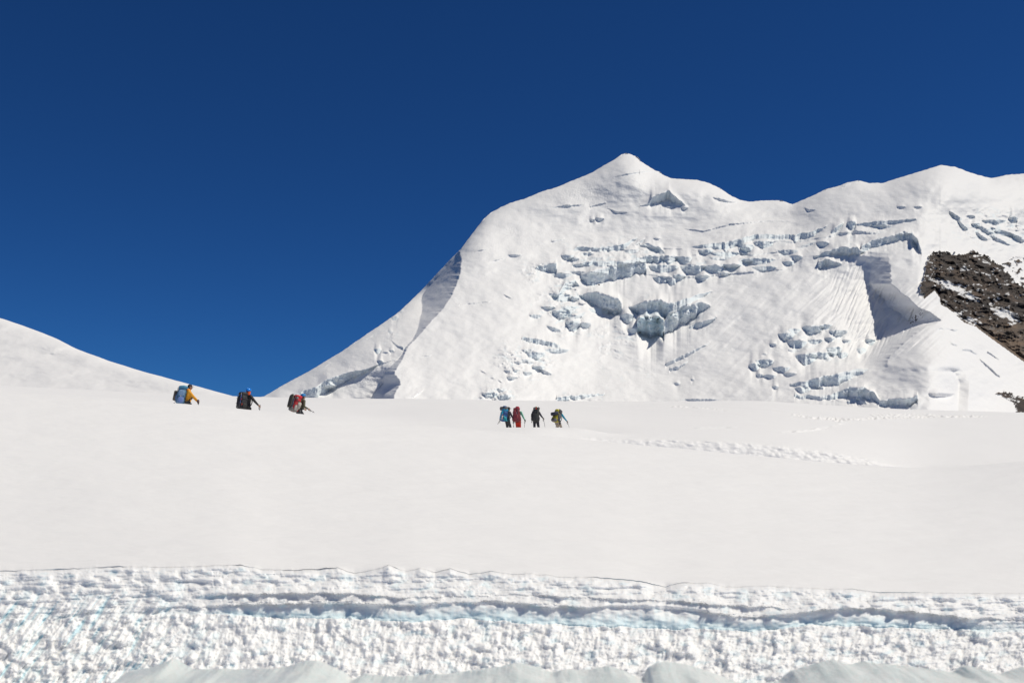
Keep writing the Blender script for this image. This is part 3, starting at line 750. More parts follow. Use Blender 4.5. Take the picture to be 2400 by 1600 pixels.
# make the rim meet the snow field exactly
M_wall, nt, b = new_mat('crevasse_ice')
b.inputs['Roughness'].default_value = .45
b.inputs['Specular IOR Level'].default_value = .3
at = nt.nodes.new('ShaderNodeAttribute'); at.attribute_name = 'ice'
mx = nt.nodes.new('ShaderNodeMixRGB'); mx.inputs[1].default_value = (.89, .89, .885, 1); mx.inputs[2].default_value = (.64, .80, .86, 1)
nt.links.new(at.outputs['Fac'], mx.inputs[0]); nt.links.new(mx.outputs[0], b.inputs['Base Color'])
b.inputs['Subsurface Weight'].default_value = .85
b.inputs['Subsurface Radius'].default_value = (.26, .27, .28)
b.inputs['Subsurface Scale'].default_value = .45
bp = nt.nodes.new('ShaderNodeBump'); bp.inputs['Distance'].default_value = .012
n3 = noise_node(nt, 16, 8, .7); nt.links.new(n3.outputs['Fac'], bp.inputs['Height']); nt.links.new(bp.outputs[0], b.inputs['Normal'])
struct(grid_mesh('crevasse_wall', Pw, M_wall, {'ice': icew_shade}))

# ------------------------------------------------------------------ NEAR LIP of glassy ice in front of the camera, ground around it
ml = [(-400, 1640), (180, 1625), (262, 1608), (300, 1568), (340, 1563), (375, 1553), (405, 1540), (425, 1552), (445, 1566), (560, 1566), (600, 1564), (663, 1562), (690, 1552), (715, 1545), (742, 1545), (770, 1556), (800, 1569), (825, 1592), (850, 1576), (900, 1584), (1020, 1578), (1090, 1570), (1150, 1562), (1175, 1558), (1208, 1550), (1235, 1553), (1265, 1562), (1293, 1574), (1310, 1566), (1378, 1566), (1429, 1557), (1463, 1568), (1508, 1593), (1516, 1562), (1540, 1551), (1565, 1547), (1600, 1553),
      (1668, 1572), (1720, 1592), (1753, 1600), (1830, 1594), (1855, 1569), (1890, 1558), (1923, 1549), (1957, 1543), (1998, 1556), (2025, 1549), (2076, 1552), (2140, 1560), (2200, 1567), (2240, 1573), (2263, 1556), (2297, 1561), (2348, 1580), (2375, 1568), (2400, 1559), (2800, 1570)]
mlip = smooth_tab(tab(ml), 10)
un = np.concatenate([np.arange(-400, 0, 8.0), np.arange(0, 2400, 2.5), np.arange(2400, 2801, 8.0)])
yn = np.array([7.9, 7.85, 7.8, 7.74, 7.66, 7.56, 7.44, 7.3, 7.15, 7.0, 6.85, 6.7, 6.5, 6.2, 5.8, 5.2, 4.5, 3.5, 2.5])
Un = np.broadcast_to(un[None], (len(yn), len(un)))
edge_y = 7.7 + .12 * fbm(un / 120, un * 0, 501, 3)
ze = (HOR - mlip(un) - 3) / F * edge_y
crj = .012 * fbm(un / 22, un * 0, 507, 5) + .008 * vnoise(un / 6, un * 0, 508)
rows = []
zes = (HOR - smooth_tab(tab(ml), 120)(un)) / F * edge_y
for k, dy_ in enumerate([.25, .22, .18, .14, .10, .06, .03, 0, -.05, -.12, -.2, -.3, -.42, -.56, -.75, -1.0, -1.4, -2.0, -3.0, -4.5]):
    yy = edge_y + dy_
    if dy_ > 0:
        t_ = dy_ / .25
        zz = ze - .03 * t_ ** 2 - (t_ > .99) * 5 - .35 * t_ ** 3
    else:
        base = -1.72
        t_ = np.clip(-dy_ / 1.6, 0, 1)
        # mounds fall gently towards the viewer, so that the crest stays the outline
        LOS = ze / edge_y
        kd_ = math.exp(-(dy_ / .35) ** 2); z0 = ze * kd_ + zes * (1 - kd_)
        zz = np.minimum(z0 + (base - z0) * t_ ** 1.1, LOS * yy - .0005)
        zz = np.where(-dy_ > 1.6, base, zz)
    xx = (un - 1200) / F * edge_y
    zz = zz + crj * math.exp(-abs(dy_) / .05) + (.10 * fbm(xx / .5 + 3, yy / .45 + un * 0, 505, 4) * sstep(.05, .7, -dy_) + .012 * fbm(xx / .12, yy / .12 + un * 0, 503, 3)) * (abs(dy_) > .01)
    rows.append(np.stack([xx * (1 if dy_ > -1.5 else 1.0), yy, zz], -1))
Pn = np.array(rows)
back = Pn[-1].copy(); back[:, 1] = -60; back[:, 2] = -1.9
Pn = np.concatenate([Pn, back[None]], 0)
M_glaze, nt, b = new_mat('glazed_ice')
b.inputs['Base Color'].default_value = (.60, .655, .635, 1)
b.inputs['Roughness'].default_value = .35
b.inputs['Coat Weight'].default_value = .3
b.inputs['Coat Roughness'].default_value = .15
b.inputs['Subsurface Weight'].default_value = .6
b.inputs['Subsurface Radius'].default_value = (.2, .3, .32)
b.inputs['Subsurface Scale'].default_value = .15
n1 = noise_node(nt, 4.0, 5, .6); cr = nt.nodes.new('ShaderNodeValToRGB')
cr.color_ramp.elements[0].position = .3; cr.color_ramp.elements[0].color = (.68, .74, .72, 1)
cr.color_ramp.elements[1].position = .75; cr.color_ramp.elements[1].color = (.80, .825, .80, 1)
nt.links.new(n1.outputs['Fac'], cr.inputs[0]); nt.links.new(cr.outputs[0], b.inputs['Base Color'])
bp = nt.nodes.new('ShaderNodeBump'); bp.inputs['Distance'].default_value = .02
n3 = noise_node(nt, 9, 6, .6); nt.links.new(n3.outputs['Fac'], bp.inputs['Height']); nt.links.new(bp.outputs[0], b.inputs['Normal'])
struct(grid_mesh('ice_ledge', Pn, M_glaze))

# wide snow ground left, right and behind the viewpoint, and the crevasse floor
def plane_grid(name, x0, x1, y0, y1, z, mat, n=60, amp=.4, seed=601):
    X, Y = np.meshgrid(np.linspace(x0, x1, n), np.linspace(y0, y1, n))
    Z = z + amp * fbm(X / 30, Y / 30, seed, 3)
    return struct(grid_mesh(name, np.stack([X, Y, Z], -1), mat))
plane_grid('snow_ground', -400, 400, -500, 3.0, -2.4, M_field)
plane_grid('crevasse_floor', -60, 60, 2.0, 26.0, -5.6, M_field, amp=.6)  # floor shaped for light: raised to bounce more onto the wall

# ------------------------------------------------------------------ PEOPLE
def simple_mat(name, col, rough=.7, bump=.0):
    m, nt, b = new_mat(name)
    b.inputs['Roughness'].default_value = rough
    n = noise_node(nt, 6.0, 4, .6)
    mx = nt.nodes.new('ShaderNodeMixRGB')
    mx.inputs[1].default_value = (*[c * .78 for c in col], 1); mx.inputs[2].default_value = (*[min(1, c * 1.18) for c in col], 1)
    nt.links.new(n.outputs['Fac'], mx.inputs[0]); nt.links.new(mx.outputs[0], b.inputs['Base Color'])
    bp = nt.nodes.new('ShaderNodeBump'); bp.inputs['Distance'].default_value = .015; bp.inputs['Strength'].default_value = .6
    n2 = noise_node(nt, 22.0, 3, .5); nt.links.new(n2.outputs['Fac'], bp.inputs['Height']); nt.links.new(bp.outputs[0], b.inputs['Normal'])
    return m
_mc = {}
def cm(col, rough=.7):
    k = (tuple(col), rough)
    if k not in _mc: _mc[k] = simple_mat('fabric', col, rough)
    return _mc[k]
SKIN = simple_mat('skin', (.42, .24, .16), .5)
BLACK = (.012, .013, .016)

def capsule(bm, p0, r0, p1, r1, seg=10):
    p0, p1 = Vector(p0), Vector(p1)
    for p, r in ((p0, r0), (p1, r1)):
        bmesh.ops.create_icosphere(bm, subdivisions=2, radius=r, matrix=Matrix.Translation(p))
    d_ = p1 - p0
    if d_.length > 1e-5:
        q = d_.to_track_quat('Z', 'Y').to_matrix().to_4x4()
        bmesh.ops.create_cone(bm, cap_ends=True, segments=seg, radius1=r0, radius2=r1, depth=d_.length, matrix=Matrix.Translation((p0 + p1) / 2) @ q)

def ellipsoid(bm, c, r, rot=None):
    mtx = Matrix.Translation(Vector(c))
    if rot is not None: mtx = mtx @ rot
    bmesh.ops.create_icosphere(bm, subdivisions=3, radius=1, matrix=mtx @ Matrix.Diagonal((*r, 1)))

def finish(name, bm, mat, parent, smooth=True):
    me = bpy.data.meshes.new(name); bm.to_mesh(me); bm.free()
    me.materials.append(mat)
    if smooth: me.polygons.foreach_set('use_smooth', np.ones(len(me.polygons), bool))
    return link(bpy.data.objects.new(name, me), parent)

def fused(name, bm, mat, parent, voxel=.012, it=3):
    """one continuous skin round the overlapping shapes"""
    me = bpy.data.meshes.new(name); bm.to_mesh(me); bm.free()
    o = bpy.data.objects.new(name, me); scene.collection.objects.link(o)
    md = o.modifiers.new('r', 'REMESH'); md.mode = 'VOXEL'; md.voxel_size = voxel
    s_ = o.modifiers.new('s', 'SMOOTH'); s_.iterations = it; s_.factor = .5
    dg = bpy.context.evaluated_depsgraph_get()
    m2 = bpy.data.meshes.new_from_object(o.evaluated_get(dg)); m2.name = name
    scene.collection.objects.unlink(o); bpy.data.objects.remove(o); bpy.data.meshes.remove(me)
    m2.materials.clear(); m2.materials.append(mat)
    m2.polygons.foreach_set('use_smooth', np.ones(len(m2.polygons), bool))
    return link(bpy.data.objects.new(name, m2), parent)

def ik(a, b, l1, l2, hint):
    a, b = Vector(a), Vector(b); d_ = b - a; L_ = min(d_.length, (l1 + l2) * .999)
    dn = d_.normalized(); x = (l1 * l1 - l2 * l2 + L_ * L_) / (2 * L_); h = math.sqrt(max(l1 * l1 - x * x, 0))
    hv = Vector(hint); hv = (hv - dn * hv.dot(dn)).normalized()
    return a + dn * x + hv * h, a + dn * L_

def empty(name, loc=(0, 0, 0), rz=0, mtx=None):
    e_ = bpy.data.objects.new(name, None); e_.empty_display_size = .2
    link(e_)
    if mtx is not None: e_.matrix_world = mtx
    else: e_.location = loc; e_.rotation_euler = (0, 0, rz)
    return e_

def tag(o, label, cat, group=None):
    o['label'] = label; o['category'] = cat
    if group: o['group'] = group
    return o

def sbox(bm, c, r, rot=None, pw=4.0, wr=0.0, seed=0, cuts=10):
    """soft rounded box"""
    g = bmesh.new(); bmesh.ops.create_cube(g, size=2.0)
    bmesh.ops.subdivide_edges(g, edges=g.edges[:], cuts=cuts, use_grid_fill=True)
    rnd = random.Random(seed); ph = [rnd.uniform(0, 6) for _ in range(6)]
    for v in g.verts:
        p = v.co; n = (abs(p.x) ** pw + abs(p.y) ** pw + abs(p.z) ** pw) ** (1 / pw)
        p = p / n
        if wr:
            f_ = 1 + wr * (math.sin(p.z * 9 + ph[0] + 2 * math.sin(p.x * 4 + ph[1])) * .5 + math.sin(p.x * 7 + p.y * 5 + ph[2]) * .5)
            p = p * f_
        v.co = Vector((p.x * r[0], p.y * r[1], p.z * r[2]))
    mtx = Matrix.Translation(Vector(c)) @ (rot if rot is not None else Matrix.Identity(4))
    g.transform(mtx)
    me = bpy.data.meshes.new('t'); g.to_mesh(me); g.free(); bm.from_mesh(me); bpy.data.meshes.remove(me)

def strap_bm(pts, w_=.02, t_=.006):
    bm = bmesh.new()
    for a, b_ in zip(pts[:-1], pts[1:]):
        capsule(bm, a, w_ * .5, b_, w_ * .5, 6)
    return bm

def make_hand(bm, wrist, fore, axis):
    """palm, four curled fingers and a thumb closed round a pole that runs along `axis`; returns grip centre"""
    d_ = Vector(fore).normalized(); a = Vector(axis); a = (a - d_ * a.dot(d_) * .6).normalized()
    n = d_.cross(a).normalized(); w_ = Vector(wrist)
    palm = w_ + d_ * .05
    for k in (-1, 0, 1):
        capsule(bm, w_ + a * k * .012, .019, palm + a * k * .024 + d_ * .02, .016)
    grip = palm + d_ * .025 - n * .034
    for k, (off, ln) in enumerate([(.033, .9), (.011, 1.0), (-.011, .95), (-.033, .78)]):
        r0 = palm + a * off + d_ * .035
        p1 = r0 + (d_ * .022 - n * .014) * ln; p2 = p1 + (-n * .030) * ln; p3 = p2 + (-d_ * .024 - n * .004) * ln
        capsule(bm, r0, .0105, p1, .0098); capsule(bm, p1, .0098, p2, .009); capsule(bm, p2, .009, p3, .008)
    t0 = w_ + d_ * .02 + a * .022; t1 = t0 + a * .022 - n * .020 + d_ * .02; t2 = t1 - n * .024 + d_ * .022
    capsule(bm, t0, .014, t1, .012); capsule(bm, t1, .012, t2, .010)
    return grip

GROUP = 'roped hikers walking up the snow slope'
def hiker(u, dpt, yaw, lean, jacket, trousers, head, hat, handR, handL, label, poles, feet=((.13, .12), (-.13, -.18)), crouch=0.0,
          skin=SKIN, gloves=None, scale=1.0, head_turn=0.0, hood=None, neck_col=None):
    x = (u - 1200) / F * dpt; z = ground_z(u, dpt)
    root = empty('person', (x, dpt, z), math.radians(yaw)); root.scale = (scale,) * 3
    tag(root, label, 'person', GROUP)
    bpy.context.view_layer.update()
    hip = Vector((0, 0, .93 - crouch)); th = math.radians(lean)
    up_ = Vector((0, math.sin(th), math.cos(th))); fwd = Vector((0, math.cos(th), -math.sin(th)))
    chest = hip + up_ * .36; sh = hip + up_ * .50
    nk = sh + up_ * .06; hd = nk + Vector((0, math.sin(th * .5), math.cos(th * .5))) * .15 + Vector((0, .02, 0))
    feetp = [Vector((feet[0][0], feet[0][1], .09)), Vector((feet[1][0], feet[1][1], .09))]
    hips = [hip + Vector((.09, 0, -.02)), hip + Vector((-.09, 0, -.02))]
    knees = []
    for h_, f_ in zip(hips, feetp):
        k_, f2_ = ik(h_, f_, .43, .43, (0, 1, 0)); knees.append(k_)
    shs = [sh + Vector((.185, 0, 0)), sh + Vector((-.185, 0, 0))]
    hands = [Vector(handR), Vector(handL)]; elb = []; wr = []
    for i_, (s_, h_) in enumerate(zip(shs, hands)):
        e_, w_ = ik(s_, h_, .29, .25, ((.35 if i_ == 0 else -.35), -.55, -1)); elb.append(e_); wr.append(w_)
    # body: one continuous skin
    bm = bmesh.new()
    ellipsoid(bm, hip + up_ * .04, (.15, .10, .12)); capsule(bm, hip, .115, chest, .125); ellipsoid(bm, chest + up_ * .04, (.165, .105, .14))
    capsule(bm, shs[0], .055, shs[1], .055); capsule(bm, sh, .06, nk + up_ * .05, .052)
    hr = Matrix.Rotation(math.radians(head_turn), 4, 'Z')
    def H(px, py, pz): return hd + hr @ Vector((px, py, pz))
    ellipsoid(bm, H(0, -.01, .02), (.078, .095, .10), hr); ellipsoid(bm, H(0, .035, -.045), (.055, .058, .068), hr)
    capsule(bm, H(0, .085, .012), .010, H(0, .108, -.020), .015); capsule(bm, H(-.02, .088, -.055), .009, H(.02, .088, -.055), .009)
    for sx in (-1, 1):
        ellipsoid(bm, H(sx * .080, -.005, 0), (.012, .022, .034), hr); ellipsoid(bm, H(sx * .032, .083, .018), (.014, .008, .009), hr)
        capsule(bm, H(sx * .018, .090, .038), .008, H(sx * .048, .080, .036), .007)
    for i_ in (0, 1):
        capsule(bm, shs[i_], .052, elb[i_], .040); capsule(bm, elb[i_], .040, wr[i_], .027)
        capsule(bm, hips[i_], .085, knees[i_], .056); capsule(bm, knees[i_], .056, feetp[i_], .038); capsule(bm, feetp[i_] + Vector((0, -.03, -.03)), .04, feetp[i_] + Vector((0, .15, -.05)), .03)
    grips = []
    for i_ in (0, 1):
        ax = poles[i_] if poles[i_] is not None else (0, .2, 1)
        grips.append(make_hand(bm, wr[i_], wr[i_] - elb[i_], Vector(ax)))
    fused('body', bm, skin, root, .007, 1)
    # jacket
    bm = bmesh.new()
    ellipsoid(bm, hip + up_ * .06, (.175, .125, .12)); capsule(bm, hip + up_ * .05, .135, chest, .15); ellipsoid(bm, chest + up_ * .04, (.19, .13, .155))
    capsule(bm, shs[0], .072, shs[1], .072); capsule(bm, sh, .075, nk + up_ * .015, .065)
    for i_ in (0, 1):
        capsule(bm, shs[i_], .073, elb[i_], .060); capsule(bm, elb[i_], .058, wr[i_] - (wr[i_] - elb[i_]).normalized() * .03, .042)
        capsule(bm, shs[i_].lerp(elb[i_], .55), .066, shs[i_].lerp(elb[i_], .62), .068)
    fused('jacket', bm, cm(jacket), root, .014, 3)
    # trousers
    bm = bmesh.new()
    ellipsoid(bm, hip, (.17, .125, .12))
    for i_ in (0, 1):
        capsule(bm, hips[i_], .110, knees[i_], .078); capsule(bm, knees[i_], .080, feetp[i_] + Vector((0, 0, .10)), .060)
    fused('trousers', bm, cm(trousers), root, .014, 3)
    for i_ in (0, 1):
        bm = bmesh.new(); f_ = feetp[i_]
        capsule(bm, f_ + Vector((0, -.03, .09)), .058, f_ + Vector((0, -.035, -.03)), .055); capsule(bm, f_ + Vector((0, -.04, -.04)), .050, f_ + Vector((0, .16, -.05)), .042)
        fused('boot', bm, cm(BLACK, .5), root, .012, 1)
        if gloves is not None:
            bm = bmesh.new(); d_ = (wr[i_] - elb[i_]).normalized()
            make_hand_glove(bm, wr[i_], d_, Vector(poles[i_]) if poles[i_] is not None else Vector((0, .2, 1)))
            fused('glove', bm, cm(gloves), root, .008, 1)
    # harness round hips and thighs
    bm = bmesh.new()
    for k in range(18):
        a0, a1 = k / 18 * 2 * math.pi, (k + 1) / 18 * 2 * math.pi
        capsule(bm, hip + Vector((.178 * math.cos(a0), .134 * math.sin(a0), .03)), .014, hip + Vector((.178 * math.cos(a1), .134 * math.sin(a1), .03)), .014, 6)
    finish('hip_harness', bm, cm((.05, .05, .055)), root)
    for i_ in (0, 1):
        bm = bmesh.new()
        c = hips[i_].lerp(knees[i_], .28)
        for k in range(14):
            a0, a1 = k / 14 * 2 * math.pi, (k + 1) / 14 * 2 * math.pi
            capsule(bm, c + Vector((.112 * math.cos(a0), .112 * math.sin(a0), .0)), .013, c + Vector((.112 * math.cos(a1), .112 * math.sin(a1), .0)), .013, 6)
        finish('leg_loop', bm, cm((.05, .05, .055)), root)
    # hair and headgear
    bm = bmesh.new(); ellipsoid(bm, H(0, -.025, .018), (.084, .092, .10), hr)
    fused('hair', bm, cm((.03, .02, .015)), root, .012, 1)
    if neck_col is not None:
        bm = bmesh.new(); capsule(bm, nk, .085, hd + Vector((0, -.02, -.03)), .092); ellipsoid(bm, H(0, -.005, -.02), (.092, .096, .085), hr)
        fused('neck_scarf', bm, cm(neck_col), root, .010, 2)
    if hood is not None:
        bm = bmesh.new(); ellipsoid(bm, nk + Vector((0, -.07, .03)), (.12, .08, .09)); capsule(bm, nk + Vector((.05, -.02, .02)), .06, nk + Vector((-.05, -.02, .02)), .06)
        fused('hood', bm, cm(hood), root, .012, 2)
    if head == 'helmet':
        bm = bmesh.new(); ellipsoid(bm, H(0, -.005, .055), (.112, .132, .102), hr)
        bmesh.ops.bisect_plane(bm, geom=bm.verts[:] + bm.edges[:] + bm.faces[:], plane_co=H(0, 0, .025), plane_no=Vector((0, -.15, 1)), clear_inner=True)
        bmesh.ops.holes_fill(bm, edges=[e2 for e2 in bm.edges if e2.is_boundary])
        for k in (-1, 0, 1):
            for j in range(6):
                t0, t1 = -.7 + j * .25, -.7 + (j + 1) * .25
                q0 = H(k * .045, -.005 + .132 * math.sin(t0) * .98, .055 + .100 * math.cos(t0) * (1 - .1 * abs(k))); q1 = H(k * .045, -.005 + .132 * math.sin(t1) * .98, .055 + .100 * math.cos(t1) * (1 - .1 * abs(k)))
                capsule(bm, q0, .009, q1, .009, 6)
        finish('helmet', bm, cm(hat, .25), root)
    elif head == 'cap':
        bm = bmesh.new(); ellipsoid(bm, H(0, -.01, .045), (.095, .108, .092), hr)
        bmesh.ops.bisect_plane(bm, geom=bm.verts[:] + bm.edges[:] + bm.faces[:], plane_co=H(0, 0, .03), plane_no=Vector((0, 0, 1)), clear_inner=True)
        bmesh.ops.holes_fill(bm, edges=[e2 for e2 in bm.edges if e2.is_boundary])
        c_ = finish('cap', bm, cm(hat), root)
        bm = bmesh.new(); sbox(bm, H(0, .125, .034), (.068, .062, .007), hr @ Matrix.Rotation(math.radians(-8), 4, 'X'), 2.6, cuts=6); finish('brim', bm, cm(hat), c_)
    elif head == 'beanie':
        bm = bmesh.new(); ellipsoid(bm, H(0, -.015, .045), (.098, .110, .098), hr); capsule(bm, H(0, -.01, .13), .03, H(0, -.02, .15), .012)
        fused('knit_hat', bm, cm(hat), root, .012, 2)
    mw = Matrix.Translation((x, dpt, z)) @ Matrix.Rotation(math.radians(yaw), 4, 'Z') @ Matrix.Scale(scale, 4)
    R = Matrix.Rotation(-th, 4, 'X')
    tors = mw @ Matrix.Translation(hip) @ R       # local frame on the back: +Z along spine, -Y backwards
    return root, tors, mw, grips, wr

def make_hand_glove(bm, wrist, fore, axis):
    make_hand(bm, wrist, fore, axis)
    for v in bm.verts: pass
    capsule(bm, Vector(wrist) - Vector(fore) * .04, .038, Vector(wrist) + Vector(fore) * .02, .034)
    capsule(bm, Vector(wrist) + Vector(fore) * .02, .032, Vector(wrist) + Vector(fore) * .07, .034)

def pole(mw, grip, tip, label):
    """trekking pole: shaft, grip, wrist strap, basket"""
    g = mw @ Vector(grip); t_ = mw @ Vector(tip)
    root = empty('trekking_pole', t_)
    tag(root, label, 'trekking pole', 'trekking poles held by the hikers')
    a = Vector((0, 0, 0)); b_ = g - t_; dn = b_.normalized()
    bm = bmesh.new(); capsule(bm, a, .007, b_ * .5, .009, 8); capsule(bm, b_ * .5, .011, b_ * .97, .012, 8); finish('shaft', bm, cm((.16, .16, .17), .35), root)
    bm = bmesh.new(); capsule(bm, b_ - dn * .10, .018, b_ + dn * .05, .020, 10); ellipsoid(bm, b_ + dn * .07, (.026, .026, .02)); finish('grip', bm, cm(BLACK), root)
    bm = bmesh.new(); s2 = dn.cross(Vector((0, 1, 0))).normalized()
    pts = [b_ + dn * .05, b_ + s2 * .05 - dn * .02, b_ + s2 * .055 - dn * .10, b_ + s2 * .02 - dn * .13, b_ - dn * .05]
    for p, q in zip(pts[:-1], pts[1:]): capsule(bm, p, .008, q, .008, 6)
    finish('wrist_strap', bm, cm(BLACK), root)
    bm = bmesh.new(); qq = dn.to_track_quat('Z', 'Y').to_matrix().to_4x4()
    bmesh.ops.create_cone(bm, cap_ends=True, segments=14, radius1=.045, radius2=.02, depth=.02, matrix=Matrix.Translation(dn * .08) @ qq); finish('basket', bm, cm(BLACK), root)

def backpack(tors, label, w_, h_, dp, col, col2, pocket=None, lid=None, pad=None, extras=(), tilt=0, off=(0, -.07), side=None, roll=0):
    """w,h,dp full size; stands in the hiker's back frame"""
    mtx = tors @ Matrix.Translation((off[0], -.135, -.06 + off[1])) @ Matrix.Rotation(math.radians(tilt), 4, 'X') @ Matrix.Rotation(math.radians(roll), 4, 'Y')
    root = empty('backpack', mtx=mtx); tag(root, label, 'backpack', 'large packs on the backs of the hikers')
    hw, hh, hd_ = w_ / 2, h_ / 2, dp / 2
    bm = bmesh.new(); sbox(bm, (0, -hd_, hh), (hw, hd_, hh), None, 3.6, .035, 3); sbox(bm, (0, -hd_, hh * .45), (hw * 1.04, hd_ * 1.06, hh * .5), None, 3.2, .03, 5)
    main = fused('main_bag', bm, cm(col), root, .018, 2)
    bm = bmesh.new(); sbox(bm, (0, -hd_ * .95, h_ + .02), (hw * .92, hd_ * 1.05, .10), Matrix.Rotation(math.radians(8), 4, 'X'), 2.8, .05, 8)
    finish('lid', bm, cm(lid or col), root)
    if pocket:
        bm = bmesh.new(); sbox(bm, (0, -dp * .98, hh * .72), (hw * .62, .055, hh * .48), None, 3.0, .04, 9); finish('front_pocket', bm, cm(pocket), root)
    for sx in (-1, 1):
        bm = bmesh.new(); sbox(bm, (sx * hw * 1.0, -hd_, hh * .45), (.05, hd_ * .65, hh * .36), None, 2.8, .05, 10 + sx); finish('side_pocket', bm, cm(side or col2), root)
        bm = bmesh.new()
        pts = [Vector((sx * .09, .0, h_ * .62)), Vector((sx * .11, .10, .58)), Vector((sx * .125, .235, .52)), Vector((sx * .12, .27, .40)), Vector((sx * .15, .20, .24)), Vector((sx * .19, .06, .14))]
        for p, q in zip(pts[:-1], pts[1:]): capsule(bm, p, .022, q, .022, 8)
        finish('shoulder_strap', bm, cm(col2), root)
        bm = bmesh.new()
        for p, q in [((sx * hw * .55, -dp - .008, h_ * .98), (sx * hw * .55, -dp - .014, h_ * .55)), ((sx * hw * .55, -dp - .014, h_ * .55), (sx * hw * .50, -dp - .02, h_ * .08))]:
            capsule(bm, p, .010, q, .010, 6)
        finish('lid_strap', bm, cm((.10, .10, .11)), root)
        for zc in (.35, .68):
            bm = bmesh.new()
            capsule(bm, (sx * hw * 1.03, -.03, h_ * zc), .009, (sx * hw * 1.02, -dp * .95, h_ * (zc + .04)), .009, 6)
            finish('side_strap', bm, cm((.08, .08, .09)), root)
    bm = bmesh.new()
    for k in range(-6, 7):
        a0, a1 = math.pi / 2 + (k - .5) * .26, math.pi / 2 + (k + .5) * .26
        capsule(bm, (.19 * math.cos(a0), .13 + .155 * math.sin(a0), .12), .03, (.19 * math.cos(a1), .13 + .155 * math.sin(a1), .12), .03, 6)
    finish('hip_belt', bm, cm(col2), root)
    bm = bmesh.new(); pts = [Vector((.03 * math.cos(t_), -.01, h_ * 1.0 + .05 + .035 * math.sin(t_))) for t_ in np.linspace(0, math.pi, 7)]
    for p, q in zip(pts[:-1], pts[1:]): capsule(bm, p, .008, q, .008, 6)
    finish('grab_loop', bm, cm((.06, .06, .06)), root)
    for kind, c, r, colr, rot in extras:
        bm = bmesh.new()
        if kind in ('roll', 'foam_pad'):
            q = Matrix.Rotation(math.radians(rot[1]), 4, 'Y') @ Matrix.Rotation(math.radians(rot[0]), 4, 'X') @ Matrix.Rotation(math.radians(rot[2] if len(rot) > 2 else 0), 4, 'Z')
            L_ = r[0]; rad = r[1]
            g = bmesh.new(); bmesh.ops.create_cone(g, cap_ends=True, segments=20, radius1=rad, radius2=rad, depth=L_)
            bmesh.ops.bevel(g, geom=[e2 for e2 in g.edges if abs(e2.verts[0].co.z - e2.verts[1].co.z) < 1e-5], offset=.02, segments=2, affect='EDGES')
            g.transform(Matrix.Translation(Vector(c)) @ q @ Matrix.Rotation(math.radians(90), 4, 'Y'))
            me = bpy.data.meshes.new('t'); g.to_mesh(me); g.free(); bm.from_mesh(me); bpy.data.meshes.remove(me)
            finish('sleeping_mat', bm, cm(colr), root)
        elif kind == 'sheet':
            sbox(bm, c, r, Matrix.Rotation(math.radians(rot[1]), 4, 'Y') @ Matrix.Rotation(math.radians(rot[0]), 4, 'X'), 5, .0, 4); finish('folded_mat', bm, cm(colr), root)
        elif kind == 'patch':
            sbox(bm, c, r, Matrix.Rotation(math.radians(rot[1]), 4, 'Y') @ Matrix.Rotation(math.radians(rot[0]), 4, 'X'), 3, .04, 4); finish('pocket_panel', bm, cm(colr), root)
        elif kind == 'bottle':
            capsule(bm, c, r[0], Vector(c) + Vector((0, 0, r[1])), r[0] * .9, 12); finish('water_bottle', bm, cm(colr, .3), root)
        elif kind == 'line':
            pts = [Vector(p) for p in c]
            for p, q in zip(pts[:-1], pts[1:]): capsule(bm, p, r[0], q, r[0], 6)
            finish('hanging_strap', bm, cm(colr), root)
        elif kind == 'clip':
            sbox(bm, c, r, None, 3, 0, 4, cuts=4); finish('buckle', bm, cm(colr, .4), root)
    return root

UPV = (0, .15, 1)
# 1: blue pack, yellow jacket, dark cap, walking to the right
r, T, mw, g, wr = hiker(440, 45.5, -78, 8, (.80, .36, .02), (.03, .03, .035), 'cap', (.015, .017, .03), (.19, .47, 1.00), (-.18, .40, 1.0),
    'person in a yellow jacket and dark peaked cap with a large blue pack', ((0, 0, 1), (0, .1, 1)), hood=(.85, .30, .02), gloves=(.10, .05, .05))
pole(mw, g[0], (.24, .50, .02), 'trekking pole in the gloved hand of the person in the yellow jacket')
backpack(T, 'tall pale blue pack with rounded lid worn by the person in yellow', .46, .74, .40, (.09, .20, .32), (.04, .05, .06), pocket=(.13, .23, .46), lid=(.06, .22, .36), side=(.12, .22, .42), tilt=-4,
    extras=[('foam_pad', (0, -.47, .33), (.46, .085), (.10, .085, .07), (0, 90, 0)), ('patch', (.245, -.20, .50), (.03, .13, .14), (.20, .33, .52), (0, 0)), ('patch', (.25, -.17, .20), (.035, .12, .13), (.17, .26, .56), (0, 0)),
            ('line', [(-.05, -.42, .02), (.0, -.50, -.04), (-.02, -.58, -.10)], (.010,), BLACK, 0), ('patch', (0, -.14, .80), (.17, .13, .07), (.02, .36, .55), (0, 0)), ('clip', (.27, -.2, .36), (.01, .02, .02), (.6, .6, .6), 0)])
